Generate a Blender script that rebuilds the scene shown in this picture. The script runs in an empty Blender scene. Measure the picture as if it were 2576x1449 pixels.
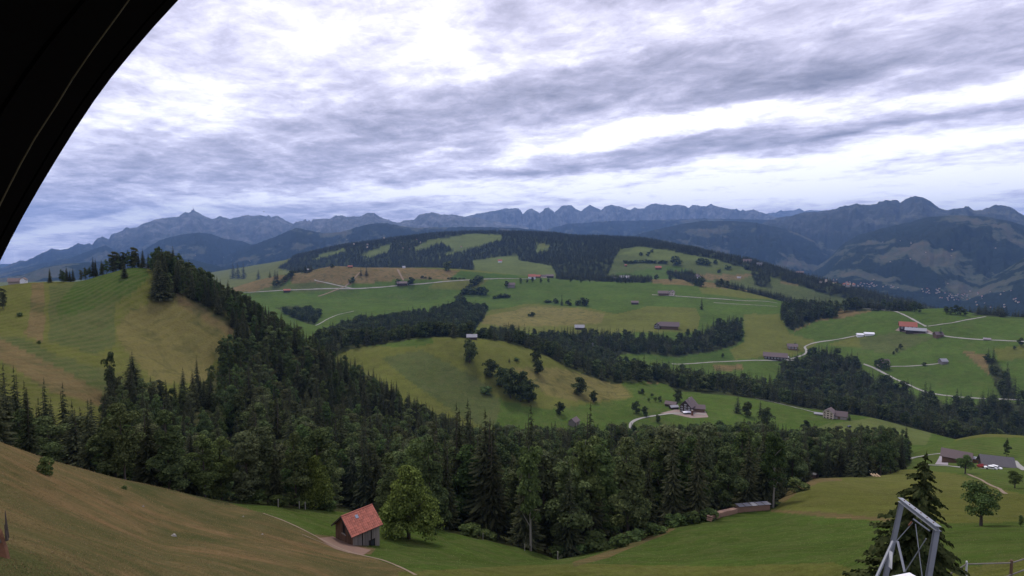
import bpy, bmesh, math, random
import numpy as np
from mathutils import Vector, Matrix
random.seed(7); rng = np.random.default_rng(7)
S = bpy.context.scene
COL = S.collection
R = math.radians

# ------------------------------------------------------------------ camera
F = 1430.0; CX, CY = 1288.0, 724.5; HOR = 632.0         # focal length and centre on a 2576-unit wide frame
PITCH = math.atan((CY - HOR) / F)
cam = bpy.data.cameras.new('camera'); camo = bpy.data.objects.new('camera', cam); COL.objects.link(camo)
cam.sensor_width = 36; cam.lens = 36 * F / 2576
cam.clip_start = 0.05; cam.clip_end = 90000
camo.rotation_euler = (R(90) - PITCH, 0, 0); camo.location = (0, 0, 0)
S.camera = camo
S.view_settings.view_transform = 'Standard'; S.view_settings.look = 'None'
S.view_settings.exposure = 0.56; S.view_settings.gamma = 1; S.view_settings.use_curve_mapping = False
S.cycles.use_denoising = True
S.cycles.max_bounces = 5; S.cycles.diffuse_bounces = 2; S.cycles.glossy_bounces = 2
S.cycles.transmission_bounces = 3; S.cycles.transparent_max_bounces = 8; S.cycles.volume_bounces = 0
S.cycles.sample_clamp_indirect = 3

def ray(px, py):
    """unit-forward ray through a photo position, as world direction"""
    a = (px - CX) / F; b = -(py - CY) / F
    cp, sp = math.cos(PITCH), math.sin(PITCH)
    return np.array([a, cp + b * sp, -sp + b * cp])

def proj(x, y, z):
    cp, sp = math.cos(PITCH), math.sin(PITCH)
    d = np.maximum(y * cp - z * sp, 1e-3)
    u = y * sp + z * cp
    return CX + F * x / d, CY - F * u / d

# ------------------------------------------------------------------ node helpers
def mat(name):
    m = bpy.data.materials.new(name); m.use_nodes = True
    nt = m.node_tree; nt.nodes.clear()
    return m, nt
def N(nt, t, **k):
    n = nt.nodes.new(t)
    for a, v in k.items():
        if a.startswith('i_'):
            n.inputs[a[2:].replace('_', ' ')].default_value = v
        else: setattr(n, a, v)
    return n
def L(nt, a, b): nt.links.new(a, b)
def M_(nt, op, a, b=None, c=None, clamp=False):
    n = nt.nodes.new('ShaderNodeMath'); n.operation = op; n.use_clamp = clamp
    for i, v in enumerate((a, b, c)):
        if v is None: continue
        if hasattr(v, 'is_linked'): nt.links.new(v, n.inputs[i])
        else: n.inputs[i].default_value = v
    return n.outputs[0]
def ramp(nt, fac, stops, interp='LINEAR'):
    n = nt.nodes.new('ShaderNodeValToRGB'); n.color_ramp.interpolation = interp
    el = n.color_ramp.elements
    while len(el) > 1: el.remove(el[-1])
    el[0].position = stops[0][0]; el[0].color = (*stops[0][1], 1)
    for p, c in stops[1:]:
        e = el.new(p); e.color = (*c, 1)
    nt.links.new(fac, n.inputs[0]); return n.outputs[0]
def mixc(nt, fac, a, b, blend='MIX'):
    n = nt.nodes.new('ShaderNodeMix'); n.data_type = 'RGBA'; n.blend_type = blend
    for i, v in ((0, fac), (6, a), (7, b)):
        if hasattr(v, 'is_linked'): nt.links.new(v, n.inputs[i])
        elif isinstance(v, (int, float)): n.inputs[i].default_value = v
        else: n.inputs[i].default_value = (*v, 1)
    return n.outputs[2]
def noise(nt, vec, scale, detail=4, rough=.55, dist=0.0):
    n = nt.nodes.new('ShaderNodeTexNoise'); n.inputs['Scale'].default_value = scale
    n.inputs['Detail'].default_value = detail; n.inputs['Roughness'].default_value = rough
    n.inputs['Distortion'].default_value = dist
    if vec is not None: nt.links.new(vec, n.inputs['Vector'])
    return n.outputs[0]

# ------------------------------------------------------------------ sky
SUN_AZ, SUN_EL = R(-14), R(56)
W = bpy.data.worlds.new('World'); S.world = W; W.use_nodes = True
nt = W.node_tree; nt.nodes.clear()
tc = N(nt, 'ShaderNodeTexCoord')
nrm = N(nt, 'ShaderNodeVectorMath', operation='NORMALIZE'); L(nt, tc.outputs['Generated'], nrm.inputs[0])
sep = N(nt, 'ShaderNodeSeparateXYZ'); L(nt, nrm.outputs[0], sep.inputs[0])
dx, dy, dz = sep.outputs
az = M_(nt, 'ARCTAN2', dx, dy); el = M_(nt, 'ARCSINE', dz)
zz = M_(nt, 'ADD', M_(nt, 'MAXIMUM', dz, 0.0), 0.09)
cmb = N(nt, 'ShaderNodeCombineXYZ'); L(nt, M_(nt, 'DIVIDE', dx, zz), cmb.inputs[0]); L(nt, M_(nt, 'DIVIDE', dy, zz), cmb.inputs[1])
# cloud sheet seen in perspective, rolls running towards the left end of the horizon
rot = N(nt, 'ShaderNodeVectorRotate', rotation_type='Z_AXIS'); rot.inputs['Angle'].default_value = R(-52)
L(nt, cmb.outputs[0], rot.inputs[0])
def stretched(sx, sy, off=(0, 0, 0)):
    m = N(nt, 'ShaderNodeMapping'); m.inputs['Scale'].default_value = (sx, sy, 1); m.inputs['Location'].default_value = off
    L(nt, rot.outputs[0], m.inputs[0]); return m.outputs[0]
n_big = noise(nt, stretched(.75, .3), 1.0, 5, .55, .5)
n_mid = noise(nt, stretched(1.5, .75, (3, 7, 0)), 1.6, 7, .60, .7)
n_fine = noise(nt, stretched(3.0, 2.3, (9, 2, 0)), 3.0, 9, .66, .5)
n_puff = noise(nt, stretched(2.0, 1.6, (1, 5, 0)), 2.0, 9, .66, .4)
ae = N(nt, 'ShaderNodeCombineXYZ'); L(nt, az, ae.inputs[0]); L(nt, el, ae.inputs[1])
# wobble the large light and dark areas so that they get ragged cloud edges
wob = N(nt, 'ShaderNodeVectorMath', operation='MULTIPLY_ADD')
nw = N(nt, 'ShaderNodeTexNoise'); nw.inputs['Scale'].default_value = 5.5; nw.inputs['Detail'].default_value = 6; nw.inputs['Roughness'].default_value = .6
mpw = N(nt, 'ShaderNodeMapping'); mpw.inputs['Scale'].default_value = (.7, 1.7, 1); L(nt, ae.outputs[0], mpw.inputs[0]); L(nt, mpw.outputs[0], nw.inputs['Vector'])
L(nt, nw.outputs['Color'], wob.inputs[0]); wob.inputs[1].default_value = (.22, .085, 0); 
sub = N(nt, 'ShaderNodeVectorMath', operation='SUBTRACT'); L(nt, ae.outputs[0], sub.inputs[0]); sub.inputs[1].default_value = (.11, .0425, 0)
L(nt, sub.outputs[0], wob.inputs[2])
aew = wob.outputs[0]
def sky_area(px, py, wx, wy, tilt, amount):
    d = ray(px, py); d = d / np.linalg.norm(d)
    a0, e0 = math.atan2(d[0], d[1]), math.asin(d[2])
    m = N(nt, 'ShaderNodeMapping', vector_type='TEXTURE')
    m.inputs['Location'].default_value = (a0, e0, 0); m.inputs['Rotation'].default_value = (0, 0, R(tilt))
    m.inputs['Scale'].default_value = (wx / F, wy / F, 1); L(nt, aew, m.inputs[0])
    ln = N(nt, 'ShaderNodeVectorMath', operation='LENGTH'); L(nt, m.outputs[0], ln.inputs[0])
    g = M_(nt, 'POWER', 2.718, M_(nt, 'MULTIPLY', M_(nt, 'MULTIPLY', ln.outputs['Value'], ln.outputs['Value']), -1.0))
    return M_(nt, 'MULTIPLY', g, amount)
areas = [  # photo position, half widths, tilt, lighter(+) or darker(-)
    (700, 50, 300, 80, 10, .10), (470, 270, 120, 60, 15, .28), (620, 170, 230, 40, 15, .08), (880, 60, 120, 50, 20, .12), (560, 130, 90, 50, 20, -.10), (1105, 75, 85, 50, 0, .30), (330, 470, 120, 30, 20, .06),
    (640, 300, 120, 40, 25, .10), (1250, 440, 300, 9, 4, -.14), (1750, 440, 300, 8, 2, -.12), (1350, 505, 260, 7, 2, -.16), (2100, 500, 120, 8, 0, -.14), (2400, 470, 200, 10, -3, -.12), (600, 400, 400, 30, 10, .05),
    (1500, 352, 330, 26, 9, .52), (1850, 275, 360, 26, 3, .46), (2250, 262, 260, 22, 0, .34), (2480, 255, 160, 36, 0, .24), (1100, 378, 60, 8, 10, .30),
    (1700, 470, 460, 50, 2, .24), (2250, 460, 480, 60, 0, .32), (2450, 350, 260, 20, 0, .26), (1250, 480, 330, 24, 5, .24), (2050, 400, 300, 16, 0, .20), (1950, 500, 800, 36, 0, .12), (1400, 515, 1200, 22, 0, .06),
    (560, 508, 180, 16, 8, .34), (280, 555, 200, 22, 10, .30), (950, 495, 160, 12, 3, .20), (90, 600, 80, 14, 0, .16),
    (1120, 280, 560, 40, 14, -.17), (760, 370, 420, 50, 12, -.05), (300, 330, 200, 60, 30, .08), (1500, 205, 330, 40, 12, -.20), (2050, 150, 420, 70, 3, -.22),
    (1950, 222, 380, 20, 6, -.16), (2400, 190, 300, 46, 0, -.22), (1850, 345, 440, 26, 3, -.26), (2300, 310, 320, 12, 2, -.26), (1500, 420, 420, 13, 4, -.16), (2450, 395, 200, 14, 0, -.14),
    (300, 430, 220, 60, 12, -.04), (950, 400, 460, 26, 8, -.10), (1250, 130, 250, 70, 5, .10), (600, 455, 300, 20, 6, -.06), (150, 590, 120, 14, 5, -.12),
    (1600, 100, 320, 70, 8, .06), (2300, 40, 300, 26, 0, .14), (820, 520, 300, 9, 2, -.14), (350, 520, 260, 12, 8, -.12),
]
v = M_(nt, 'ADD', .625, 0.0)
for a in areas: v = M_(nt, 'ADD', v, sky_area(*a))
v = M_(nt, 'ADD', v, M_(nt, 'MULTIPLY', M_(nt, 'SUBTRACT', n_big, .5), .35))
v = M_(nt, 'ADD', v, M_(nt, 'MULTIPLY', M_(nt, 'SUBTRACT', n_mid, .5), .68))
v = M_(nt, 'ADD', v, M_(nt, 'MULTIPLY', M_(nt, 'SUBTRACT', n_fine, .5), .50))
v = M_(nt, 'ADD', v, M_(nt, 'MULTIPLY', M_(nt, 'SUBTRACT', n_puff, .5), .75))
# small ragged wisps, seen flatter towards the horizon
mpf = N(nt, 'ShaderNodeMapping'); mpf.inputs['Scale'].default_value = (6, 22, 1); mpf.inputs['Rotation'].default_value = (0, 0, R(-5)); L(nt, ae.outputs[0], mpf.inputs[0])
n_w = noise(nt, mpf.outputs[0], 1.5, 8, .66, .8)
v = M_(nt, 'ADD', v, M_(nt, 'MULTIPLY', M_(nt, 'SUBTRACT', n_w, .5), M_(nt, 'ADD', .15, M_(nt, 'MULTIPLY', 1.15, M_(nt, 'POWER', 2.718, M_(nt, 'MULTIPLY', M_(nt, 'ABSOLUTE', dz), -6.0))))), clamp=True)
cloud = ramp(nt, v, [(0.0, (.17, .17, .225)), (.22, (.285, .278, .35)), (.45, (.46, .44, .555)), (.62, (.66, .63, .775)), (.76, (.90, .87, 1.03)), (.9, (1.15, 1.13, 1.2)), (1.0, (1.3, 1.28, 1.3))])
sky = N(nt, 'ShaderNodeTexSky', sky_type='NISHITA', sun_disc=False, sun_elevation=SUN_EL, sun_rotation=SUN_AZ)
bg1 = N(nt, 'ShaderNodeBackground'); L(nt, sky.outputs[0], bg1.inputs[0]); bg1.inputs[1].default_value = .08
bg2 = N(nt, 'ShaderNodeBackground'); L(nt, cloud, bg2.inputs[0])      # thinner, brighter cloud towards the horizon
L(nt, M_(nt, 'MULTIPLY', M_(nt, 'ADD', 1.0, M_(nt, 'MULTIPLY', M_(nt, 'POWER', 2.718, M_(nt, 'MULTIPLY', M_(nt, 'ABSOLUTE', dz), -11.0)), .80)), .94), bg2.inputs[1])
mx = N(nt, 'ShaderNodeMixShader'); mx.inputs[0].default_value = .93; L(nt, bg1.outputs[0], mx.inputs[1]); L(nt, bg2.outputs[0], mx.inputs[2])
wo = N(nt, 'ShaderNodeOutputWorld'); L(nt, mx.outputs[0], wo.inputs[0])

sun = bpy.data.lights.new('sun', 'SUN'); sun.energy = 1.5; sun.angle = R(10); sun.color = (1, .95, .88)
suno = bpy.data.objects.new('sun', sun); COL.objects.link(suno)
sd = Vector((math.sin(SUN_AZ) * math.cos(SUN_EL), math.cos(SUN_AZ) * math.cos(SUN_EL), math.sin(SUN_EL)))
suno.rotation_euler = sd.to_track_quat('Z', 'Y').to_euler(); suno.location = (0, 0, 200)

# ------------------------------------------------------------------ numpy noise
_P = rng.permutation(512)
def vnoise(x, y, seed=0):
    xi = np.floor(x).astype(int); yi = np.floor(y).astype(int); xf = x - xi; yf = y - yi
    u = xf * xf * (3 - 2 * xf); w = yf * yf * (3 - 2 * yf)
    def h(a, b): return _P[(_P[(a + seed * 17) & 511] + b) & 511] / 511.0
    return (h(xi, yi) * (1 - u) + h(xi + 1, yi) * u) * (1 - w) + (h(xi, yi + 1) * (1 - u) + h(xi + 1, yi + 1) * u) * w
def fbm(x, y, o=4, seed=0, ridged=False):
    t = 0; a = 1; s = 0
    for k in range(o):
        n = vnoise(x * 2 ** k, y * 2 ** k, seed + k)
        if ridged: n = 1 - abs(2 * n - 1)
        t = t + a * n; s += a; a *= .5
    return t / s - .5

# ------------------------------------------------------------------ terrain: rows of the land from near to far, (photo x, photo y, distance in m)
ROWS = [
 [(-300,1449,21),(0,1449,25),(400,1449,38),(900,1449,55),(1300,1449,62),(1700,1449,62),(2100,1449,56),(2576,1449,44),(2900,1449,42)],
 [(-300,1260,42),(0,1280,45),(400,1345,58),(860,1372,75),(1300,1425,80),(1700,1385,90),(2100,1350,90),(2576,1335,88),(2900,1330,88)],
 [(-300,1030,70),(0,1115,75),(120,1158,78),(300,1208,82),(480,1245,88),(565,1260,94),(880,1288,104),(1100,1335,102),(1340,1390,99),(1400,1412,98),(1520,1388,105),(1700,1322,122),(1800,1300,132),(1940,1281,150),(1985,1240,172),(2050,1206,205),(2200,1203,225),(2290,1190,240),(2450,1190,248),(2576,1205,236),(2900,1225,225)],
 [(-300,1120,150),(0,1185,150),(300,1225,160),(565,1282,165),(900,1302,158),(1340,1335,165),(1700,1292,195),(1985,1228,235),(2200,1194,285),(2300,1180,288),(2450,1180,292),(2576,1190,285),(2900,1205,280)],
 [(-300,960,240),(0,985,240),(200,1035,240),(300,1080,240),(565,1135,235),(800,1185,228),(1000,1230,225),(1250,1205,270),(1700,1184,320),(1985,1176,345),(2200,1172,360),(2290,1166,365),(2400,1162,372),(2576,1172,362),(2900,1185,360)],
 [(-300,840,340),(0,850,340),(200,860,345),(330,880,345),(450,930,345),(600,985,340),(800,1050,335),(1000,1120,320),(1200,1165,320),(1300,1178,330),(1700,1165,370),(2200,1155,410),(2300,1150,410),(2400,1138,415),(2576,1140,410),(2900,1155,410)],
 [(-300,745,480),(0,722,480),(40,713,480),(120,709,480),(200,710,472),(260,690,478),(330,671,480),(380,676,478),(440,690,470),(500,730,455),(600,795,440),(700,852,425),(800,915,410),(900,980,395),(1000,1045,380),(1100,1100,375),(1200,1140,380),(1300,1155,395),(1700,1150,420),(2200,1135,480),(2300,1140,460),(2350,1120,465),(2420,1102,470),(2480,1092,472),(2576,1098,470),(2900,1125,460)],
 [(-300,800,700),(0,790,700),(330,785,700),(500,810,680),(700,905,620),(900,1010,540),(1100,1098,470),(1200,1118,470),(1300,1125,480),(1700,1115,510),(2200,1098,570),(2300,1115,550),(2420,1125,540),(2576,1125,540),(2900,1140,540)],
 [(-300,785,1000),(0,780,1000),(500,805,900),(700,890,780),(860,935,630),(1000,955,590),(1200,1005,560),(1500,1045,560),(1725,1048,575),(2000,1050,610),(2200,1062,640),(2300,1095,620),(2450,1122,620),(2576,1132,620),(2900,1150,620)],
 [(-300,765,1300),(0,765,1300),(500,795,1100),(700,850,900),(800,866,780),(860,863,725),(960,862,700),(1080,849,690),(1187,852,685),(1290,863,690),(1380,893,700),(1450,925,712),(1540,952,722),(1600,940,735),(1700,965,742),(1800,970,752),(1900,990,755),(2000,1018,750),(2100,1034,735),(2200,1050,725),(2300,1075,715),(2380,1100,700),(2576,1140,690),(2900,1160,690)],
 [(-300,762,1500),(500,790,1350),(800,882,950),(1000,884,890),(1187,884,880),(1380,917,880),(1540,968,885),(1700,985,905),(1900,1012,905),(2100,1050,890),(2300,1092,870),(2576,1142,850),(2900,1165,850)],
 [(-300,758,1650),(500,785,1500),(800,835,1180),(1000,855,1110),(1200,852,1110),(1400,884,1085),(1600,902,1085),(1700,915,1105),(1900,925,1110),(2100,965,1110),(2300,985,1090),(2576,1012,1060),(2900,1030,1050)],
 [(-300,756,1800),(500,775,1650),(800,812,1400),(1000,800,1400),(1200,802,1370),(1500,818,1370),(1700,824,1370),(1900,845,1350),(2100,868,1320),(2300,880,1280),(2576,895,1250),(2900,905,1250)],
 [(-300,752,2000),(0,752,2000),(500,742,1900),(700,752,1850),(1000,757,1800),(1300,766,1680),(1500,764,1660),(1800,772,1640),(1950,776,1620),(2100,779,1600),(2160,773,1600),(2250,781,1560),(2400,776,1540),(2450,793,1510),(2576,801,1500),(2900,815,1500)],
 [(-300,762,2500),(500,760,2300),(560,735,2200),(620,712,2150),(700,692,2100),(780,681,2080),(835,668,2080),(900,672,2080),(1000,673,2080),(1100,672,2080),(1200,681,2080),(1300,693,2100),(1400,700,2150),(1500,704,2150),(1600,704,2150),(1700,703,2100),(1800,712,2000),(1900,735,1950),(2000,764,1950),(2100,788,1950),(2200,806,1950),(2576,840,1900),(2900,850,1900)],
 [(-300,770,3000),(560,765,2500),(835,706,2480),(1100,702,2480),(1300,706,2450),(1500,708,2400),(1700,708,2350),(1900,747,2250),(2100,795,2250),(2576,870,2150),(2900,880,2150)],
 [(-300,765,3300),(500,742,3000),(835,688,3000),(1100,680,2900),(1200,672,2800),(1400,670,2700),(1500,662,2700),(1600,660,2700),(1750,665,2650),(1900,690,2550),(2050,718,2450),(2200,755,2400),(2400,805,2350),(2576,880,2320),(2900,890,2320)],
 [(-300,765,3600),(500,745,3300),(835,690,3300),(1100,665,3200),(1200,655,3150),(1400,645,3100),(1500,640,3050),(1560,627,3050),(1610,620,3050),(1700,624,3000),(1800,638,2950),(1900,660,2900),(2000,688,2800),(2100,713,2700),(2200,738,2650),(2300,762,2600),(2400,795,2600),(2576,890,2570),(2900,900,2570)],
 [(-300,750,4300),(500,718,4200),(650,688,4200),(740,648,4200),(850,621,4200),(1000,600,4200),(1100,589,4200),(1190,585,4200),(1300,586,4200),(1400,590,4100),(1440,597,4050),(1550,598,3950),(1640,608,3800),(1700,620,3650),(1800,643,3500),(1900,670,3450),(2000,702,3400),(2100,735,3300),(2200,765,3200),(2576,910,3000),(2900,920,3000)],
 [(-300,722,6000),(0,712,6000),(200,705,6000),(500,692,6000),(650,665,6000),(740,650,6000),(1000,622,5600),(1300,608,5500),(1550,618,5500),(1700,642,5300),(1900,692,5000),(2000,727,4800),(2200,770,4500),(2400,800,4300),(2576,820,4200),(2900,830,4200)],
]
NAZ = 900; AZ = np.linspace(R(-47), R(47), NAZ)
def smooth(a, s):
    k = np.exp(-.5 * (np.arange(-3 * s, 3 * s + 1) / s) ** 2); k /= k.sum()
    return np.convolve(np.pad(a, 3 * s, mode='edge'), k, 'valid')
CD, CZ = [np.full(NAZ, 3.0), np.full(NAZ, 9.0)], [np.full(NAZ, -8.5), np.full(NAZ, -9.6)]
for row in ROWS:
    a, d, z = [], [], []
    for px, py, D in row:
        r_ = ray(px, py); h = math.hypot(r_[0], r_[1])
        a.append(math.atan2(r_[0], r_[1])); d.append(math.log(D)); z.append(r_[2] / h)
    dd = smooth(np.exp(np.interp(AZ, a, d)), 9)
    CD.append(dd); CZ.append(smooth(np.interp(AZ, a, z), 5) * dd)
for D, z in ((9500, -455), (16000, -470), (30000, -500)):
    CD.append(np.full(NAZ, float(D))); CZ.append(np.full(NAZ, float(z)))
CD = np.array(CD).T; CZ = np.array(CZ).T                                # (NAZ, J)
for j in range(1, CD.shape[1]): CD[:, j] = np.maximum(CD[:, j], CD[:, j - 1] * 1.01)
LD = np.log(CD)
def slopes(x, y):
    h = np.diff(x, axis=1); dl = np.diff(y, axis=1) / h
    m = np.zeros_like(y); w1 = 2 * h[:, 1:] + h[:, :-1]; w2 = h[:, 1:] + 2 * h[:, :-1]
    ok = dl[:, :-1] * dl[:, 1:] > 0
    den = np.where(ok, w1 / np.where(ok, dl[:, :-1], 1) + w2 / np.where(ok, dl[:, 1:], 1), 1)
    m[:, 1:-1] = np.where(ok, (w1 + w2) / den, 0); m[:, 0] = dl[:, 0]; m[:, -1] = dl[:, -1]
    return m
def height(x, y):
    """land height at plan positions (arrays)"""
    x = np.atleast_1d(np.asarray(x, float)); y = np.atleast_1d(np.asarray(y, float))
    a = np.arctan2(x, y); D = np.maximum(np.hypot(x, y), 3.001)
    f = np.clip((a - AZ[0]) / (AZ[1] - AZ[0]), 0, NAZ - 1.001); i = f.astype(int); t = (f - i)[:, None]
    ld = LD[i] * (1 - t) + LD[i + 1] * t; z = CZ[i] * (1 - t) + CZ[i + 1] * t
    m = slopes(ld, z); q = np.log(D)
    j = np.clip((ld <= q[:, None]).sum(1) - 1, 0, ld.shape[1] - 2); n = np.arange(len(q))
    h = ld[n, j + 1] - ld[n, j]; s = np.clip((q - ld[n, j]) / h, 0, 1)
    zz = (2*s**3-3*s**2+1)*z[n, j] + (s**3-2*s**2+s)*h*m[n, j] + (-2*s**3+3*s**2)*z[n, j+1] + (s**3-s**2)*h*m[n, j+1]
    lam = 14 + D * .09
    zz = zz + fbm(x / 23, y / 23, 3, 3) * np.clip(D * .008, 0, 1.0) + fbm(x / 260, y / 260, 4, 9) * np.clip((D - 800) * .004, 0, 12)
    return zz
def h1(x, y): return float(height(x, y)[0])
def at(px, py, dmin=12, dmax=9000):
    """where the line of sight through a photo position first meets the land beyond dmin"""
    r_ = ray(px, py); hh = math.hypot(r_[0], r_[1])
    D = np.exp(np.linspace(math.log(dmin), math.log(dmax), 900))
    x = r_[0] / hh * D; y = r_[1] / hh * D; z = r_[2] / hh * D
    g = height(x, y); k = np.nonzero(z <= g)[0]
    i = k[0] if len(k) else int(np.argmin(z - g))
    if i == 0: i = int(np.argmin(np.abs(z - g)[:60])) 
    return float(x[i]), float(y[i]), float(g[i])

def inpoly(px, py, poly):
    px = np.asarray(px, float); py = np.asarray(py, float); c = np.zeros(px.shape, bool)
    n = len(poly)
    for i in range(n):
        x1, y1 = poly[i]; x2, y2 = poly[(i + 1) % n]
        if y1 == y2: continue
        c ^= ((y1 > py) != (y2 > py)) & (px < (x2 - x1) * (py - y1) / (y2 - y1) + x1)
    return c

# ------------------------------------------------------------------ land colours (what grows there)
GREEN = (.063, .102, .021); GREEN2 = (.052, .092, .020); OLIVE = (.105, .116, .028); TAN = (.148, .132, .045)
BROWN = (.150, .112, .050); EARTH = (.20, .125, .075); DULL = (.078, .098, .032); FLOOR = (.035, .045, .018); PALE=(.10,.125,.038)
FIELDS = [  # colour, min distance, max distance, outline
 (OLIVE, 0, 20000, None),
 (GREEN, 0, 460, None),
 (BROWN, 0, 140, [(-400,900),(0,1100),(300,1200),(480,1240),(540,1254),(600,1272),(660,1292),(750,1328),(800,1352),(860,1385),(950,1408),(1050,1449),(1150,1700),(-900,3000),(-900,900)]),
 (OLIVE, 100, 300, [(1985,1240),(2050,1200),(2290,1180),(2400,1190),(2500,1225),(2640,1260),(2640,1325),(2450,1322),(2250,1315),(2100,1302),(1945,1285)]),
 (BROWN, 100, 300, [(1940,1282),(2060,1289),(2130,1294),(2240,1306),(2235,1312),(2100,1303),(1940,1287)]),
 (BROWN, 100, 300, [(1950,1262),(1985,1230),(2050,1203),(2110,1203),(2120,1208),(2060,1214),(2010,1236),(1975,1262)]),
 (OLIVE, 40, 100, [(1900,1446),(2150,1440),(2400,1432),(2576,1405),(2700,1400),(2700,1500),(1900,1500)]),
 (OLIVE, 40, 110, [(1000,1440),(1250,1425),(1500,1418),(1800,1425),(2100,1415),(2200,1449),(1000,1470)]),
 (EARTH, 40, 110, [(790,1345),(830,1350),(880,1365),(945,1380),(935,1395),(905,1398),(850,1385),(805,1362)]),
 (BROWN, 60, 130, [(1440,1415),(1520,1390),(1600,1360),(1690,1328),(1700,1332),(1610,1372),(1530,1402),(1450,1425)]),
 (OLIVE, 180, 640, [(-500,640),(0,700),(130,700),(330,660),(440,680),(520,760),(600,840),(560,1000),(270,1200),(-500,1200)]),
 (DULL, 180, 640, [(125,718),(290,690),(290,870),(240,890),(125,860)]),
 (GREEN2, 180, 640, [(210,690),(300,672),(370,672),(380,700),(330,740),(290,760),(150,800),(140,770)]),
 (DULL, 180, 640, [(0,850),(60,850),(140,890),(250,925),(380,985),(400,1030),(262,1010),(120,935),(0,875)]),
 (TAN, 180, 640, [(290,830),(330,780),(400,755),(440,745),(585,835),(540,900),(520,960),(400,965),(330,900),(300,860)]),
 (BROWN, 180, 640, [(440,735),(590,820),(585,850),(520,815),(450,770)]),
 (BROWN, 180, 640, [(-300,840),(0,850),(130,915),(260,990),(262,1030),(130,985),(0,905),(-300,880)]),
 (BROWN, 180, 640, [(80,712),(110,710),(115,760),(110,860),(60,840),(80,770)]),
 (GREEN, 420, 780, [(1500,955),(1620,935),(2000,1010),(2400,1090),(2400,1180),(1180,1180),(1195,985),(1380,1030),(1590,1002)]),
 (PALE, 420, 780, [(2080,1070),(2200,1048),(2350,1080),(2330,1120),(2150,1110),(2010,1085),(2100,1060)]),
 (OLIVE, 420, 800, [(850,850),(1190,840),(1300,850),(1550,950),(1600,1000),(1360,1030),(1200,990),(1260,1090),(1230,1120),(850,900)]),
 (GREEN, 420, 800, [(850,858),(960,858),(1080,846),(1090,862),(1050,872),(900,872)]),
 (DULL, 420, 800, [(960,900),(1060,880),(1200,950),(1260,1010),(1240,1090),(1150,1040),(1030,960)]),
 (TAN, 420, 800, [(1290,925),(1400,925),(1560,965),(1590,1000),(1480,1010),(1380,1000),(1330,960)]),
 (BROWN, 420, 800, [(1510,950),(1560,945),(1610,936),(1640,945),(1690,963),(1640,966),(1590,955),(1540,962)]),
 (BROWN, 420, 800, [(1700,962),(1800,968),(1900,986),(1950,1004),(1940,1010),(1870,990),(1700,968)]),
 (GREEN, 980, 2600, [(540,690),(2700,690),(2700,1100),(540,1000)]),
 (OLIVE, 980, 2600, [(1195,800),(1240,780),(1320,765),(1400,768),(1480,775),(1545,790),(1570,786),(1630,770),(1750,775),(1762,800),(1750,835),(1460,840),(1200,835)]),
 (TAN, 980, 2600, [(1220,795),(1330,772),(1440,775),(1520,790),(1510,815),(1300,822),(1210,815)]),
 (GREEN2, 980, 2600, [(1620,880),(1860,840),(1880,875),(1840,905),(1690,915),(1600,895)]),
 (OLIVE, 980, 2600, [(1870,790),(1955,790),(1985,840),(2060,860),(2000,895),(1850,905),(1835,880),(1870,860)]),
 (BROWN, 980, 2600, [(1790,920),(1870,917),(1872,932),(1800,932)]),
 (BROWN, 980, 2600, [(735,690),(780,678),(835,664),(960,672),(1160,680),(1130,702),(1010,702),(950,710),(880,714),(730,712)]),
 (DULL, 980, 2600, [(740,712),(830,712),(890,724),(870,732),(640,735),(690,720)]),
 (BROWN, 980, 2600, [(560,720),(620,700),(735,690),(720,712),(640,733),(570,735)]),
 (GREEN2, 980, 2600, [(1160,682),(1300,692),(1300,702),(1130,704)]),
 (OLIVE, 980, 2600, [(1100,706),(1230,702),(1190,730),(1080,725)]),
 (BROWN, 980, 2600, [(1640,694),(1760,700),(1860,718),(1960,748),(1900,744),(1780,722),(1640,714)]),
 (OLIVE, 980, 2600, [(1760,720),(1900,735),(1960,755),(1860,750),(1770,738)]),
 (BROWN, 980, 2600, [(2105,775),(2195,782),(2120,800),(2050,808),(2000,835),(1975,825),(2050,797),(2080,788)]),
 (OLIVE, 980, 2600, [(2100,860),(2150,845),(2210,850),(2160,875),(2080,868)]),
 (DULL, 980, 2600, [(2160,850),(2260,835),(2350,850),(2250,890),(2170,880)]),
 (BROWN, 980, 2600, [(2422,884),(2480,890),(2505,935),(2518,968),(2470,925)]),
 (OLIVE, 980, 2600, [(2500,880),(2700,850),(2700,905),(2510,905)]),
 (BROWN, 980, 2600, [(1990,797),(2020,795),(2030,812),(1975,822)]),
 (DULL, 2300, 3400, [(500,600),(2700,600),(2700,950),(500,950)]),
 (PALE, 2300, 3400, [(1190,640),(1310,628),(1400,660),(1400,705),(1190,690)]),
 (GREEN, 2300, 3400, [(1540,690),(1700,668),(1760,690),(1700,700),(1600,712)]),
 (PALE, 2300, 3400, [(1560,640),(1600,622),(1800,635),(1900,655),(1800,660),(1620,650)]),
 (BROWN, 2300, 3400, [(1690,680),(1730,690),(1900,690),(1860,705),(1730,702)]),
 (BROWN, 2300, 3400, [(1970,695),(2100,720),(2180,745),(2080,730),(1960,710)]),
 (PALE, 3300, 5000, [(700,600),(1300,575),(1420,660),(760,690)]),
]
FLOORS = []   # forest floors are added from the wood outlines below
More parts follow.
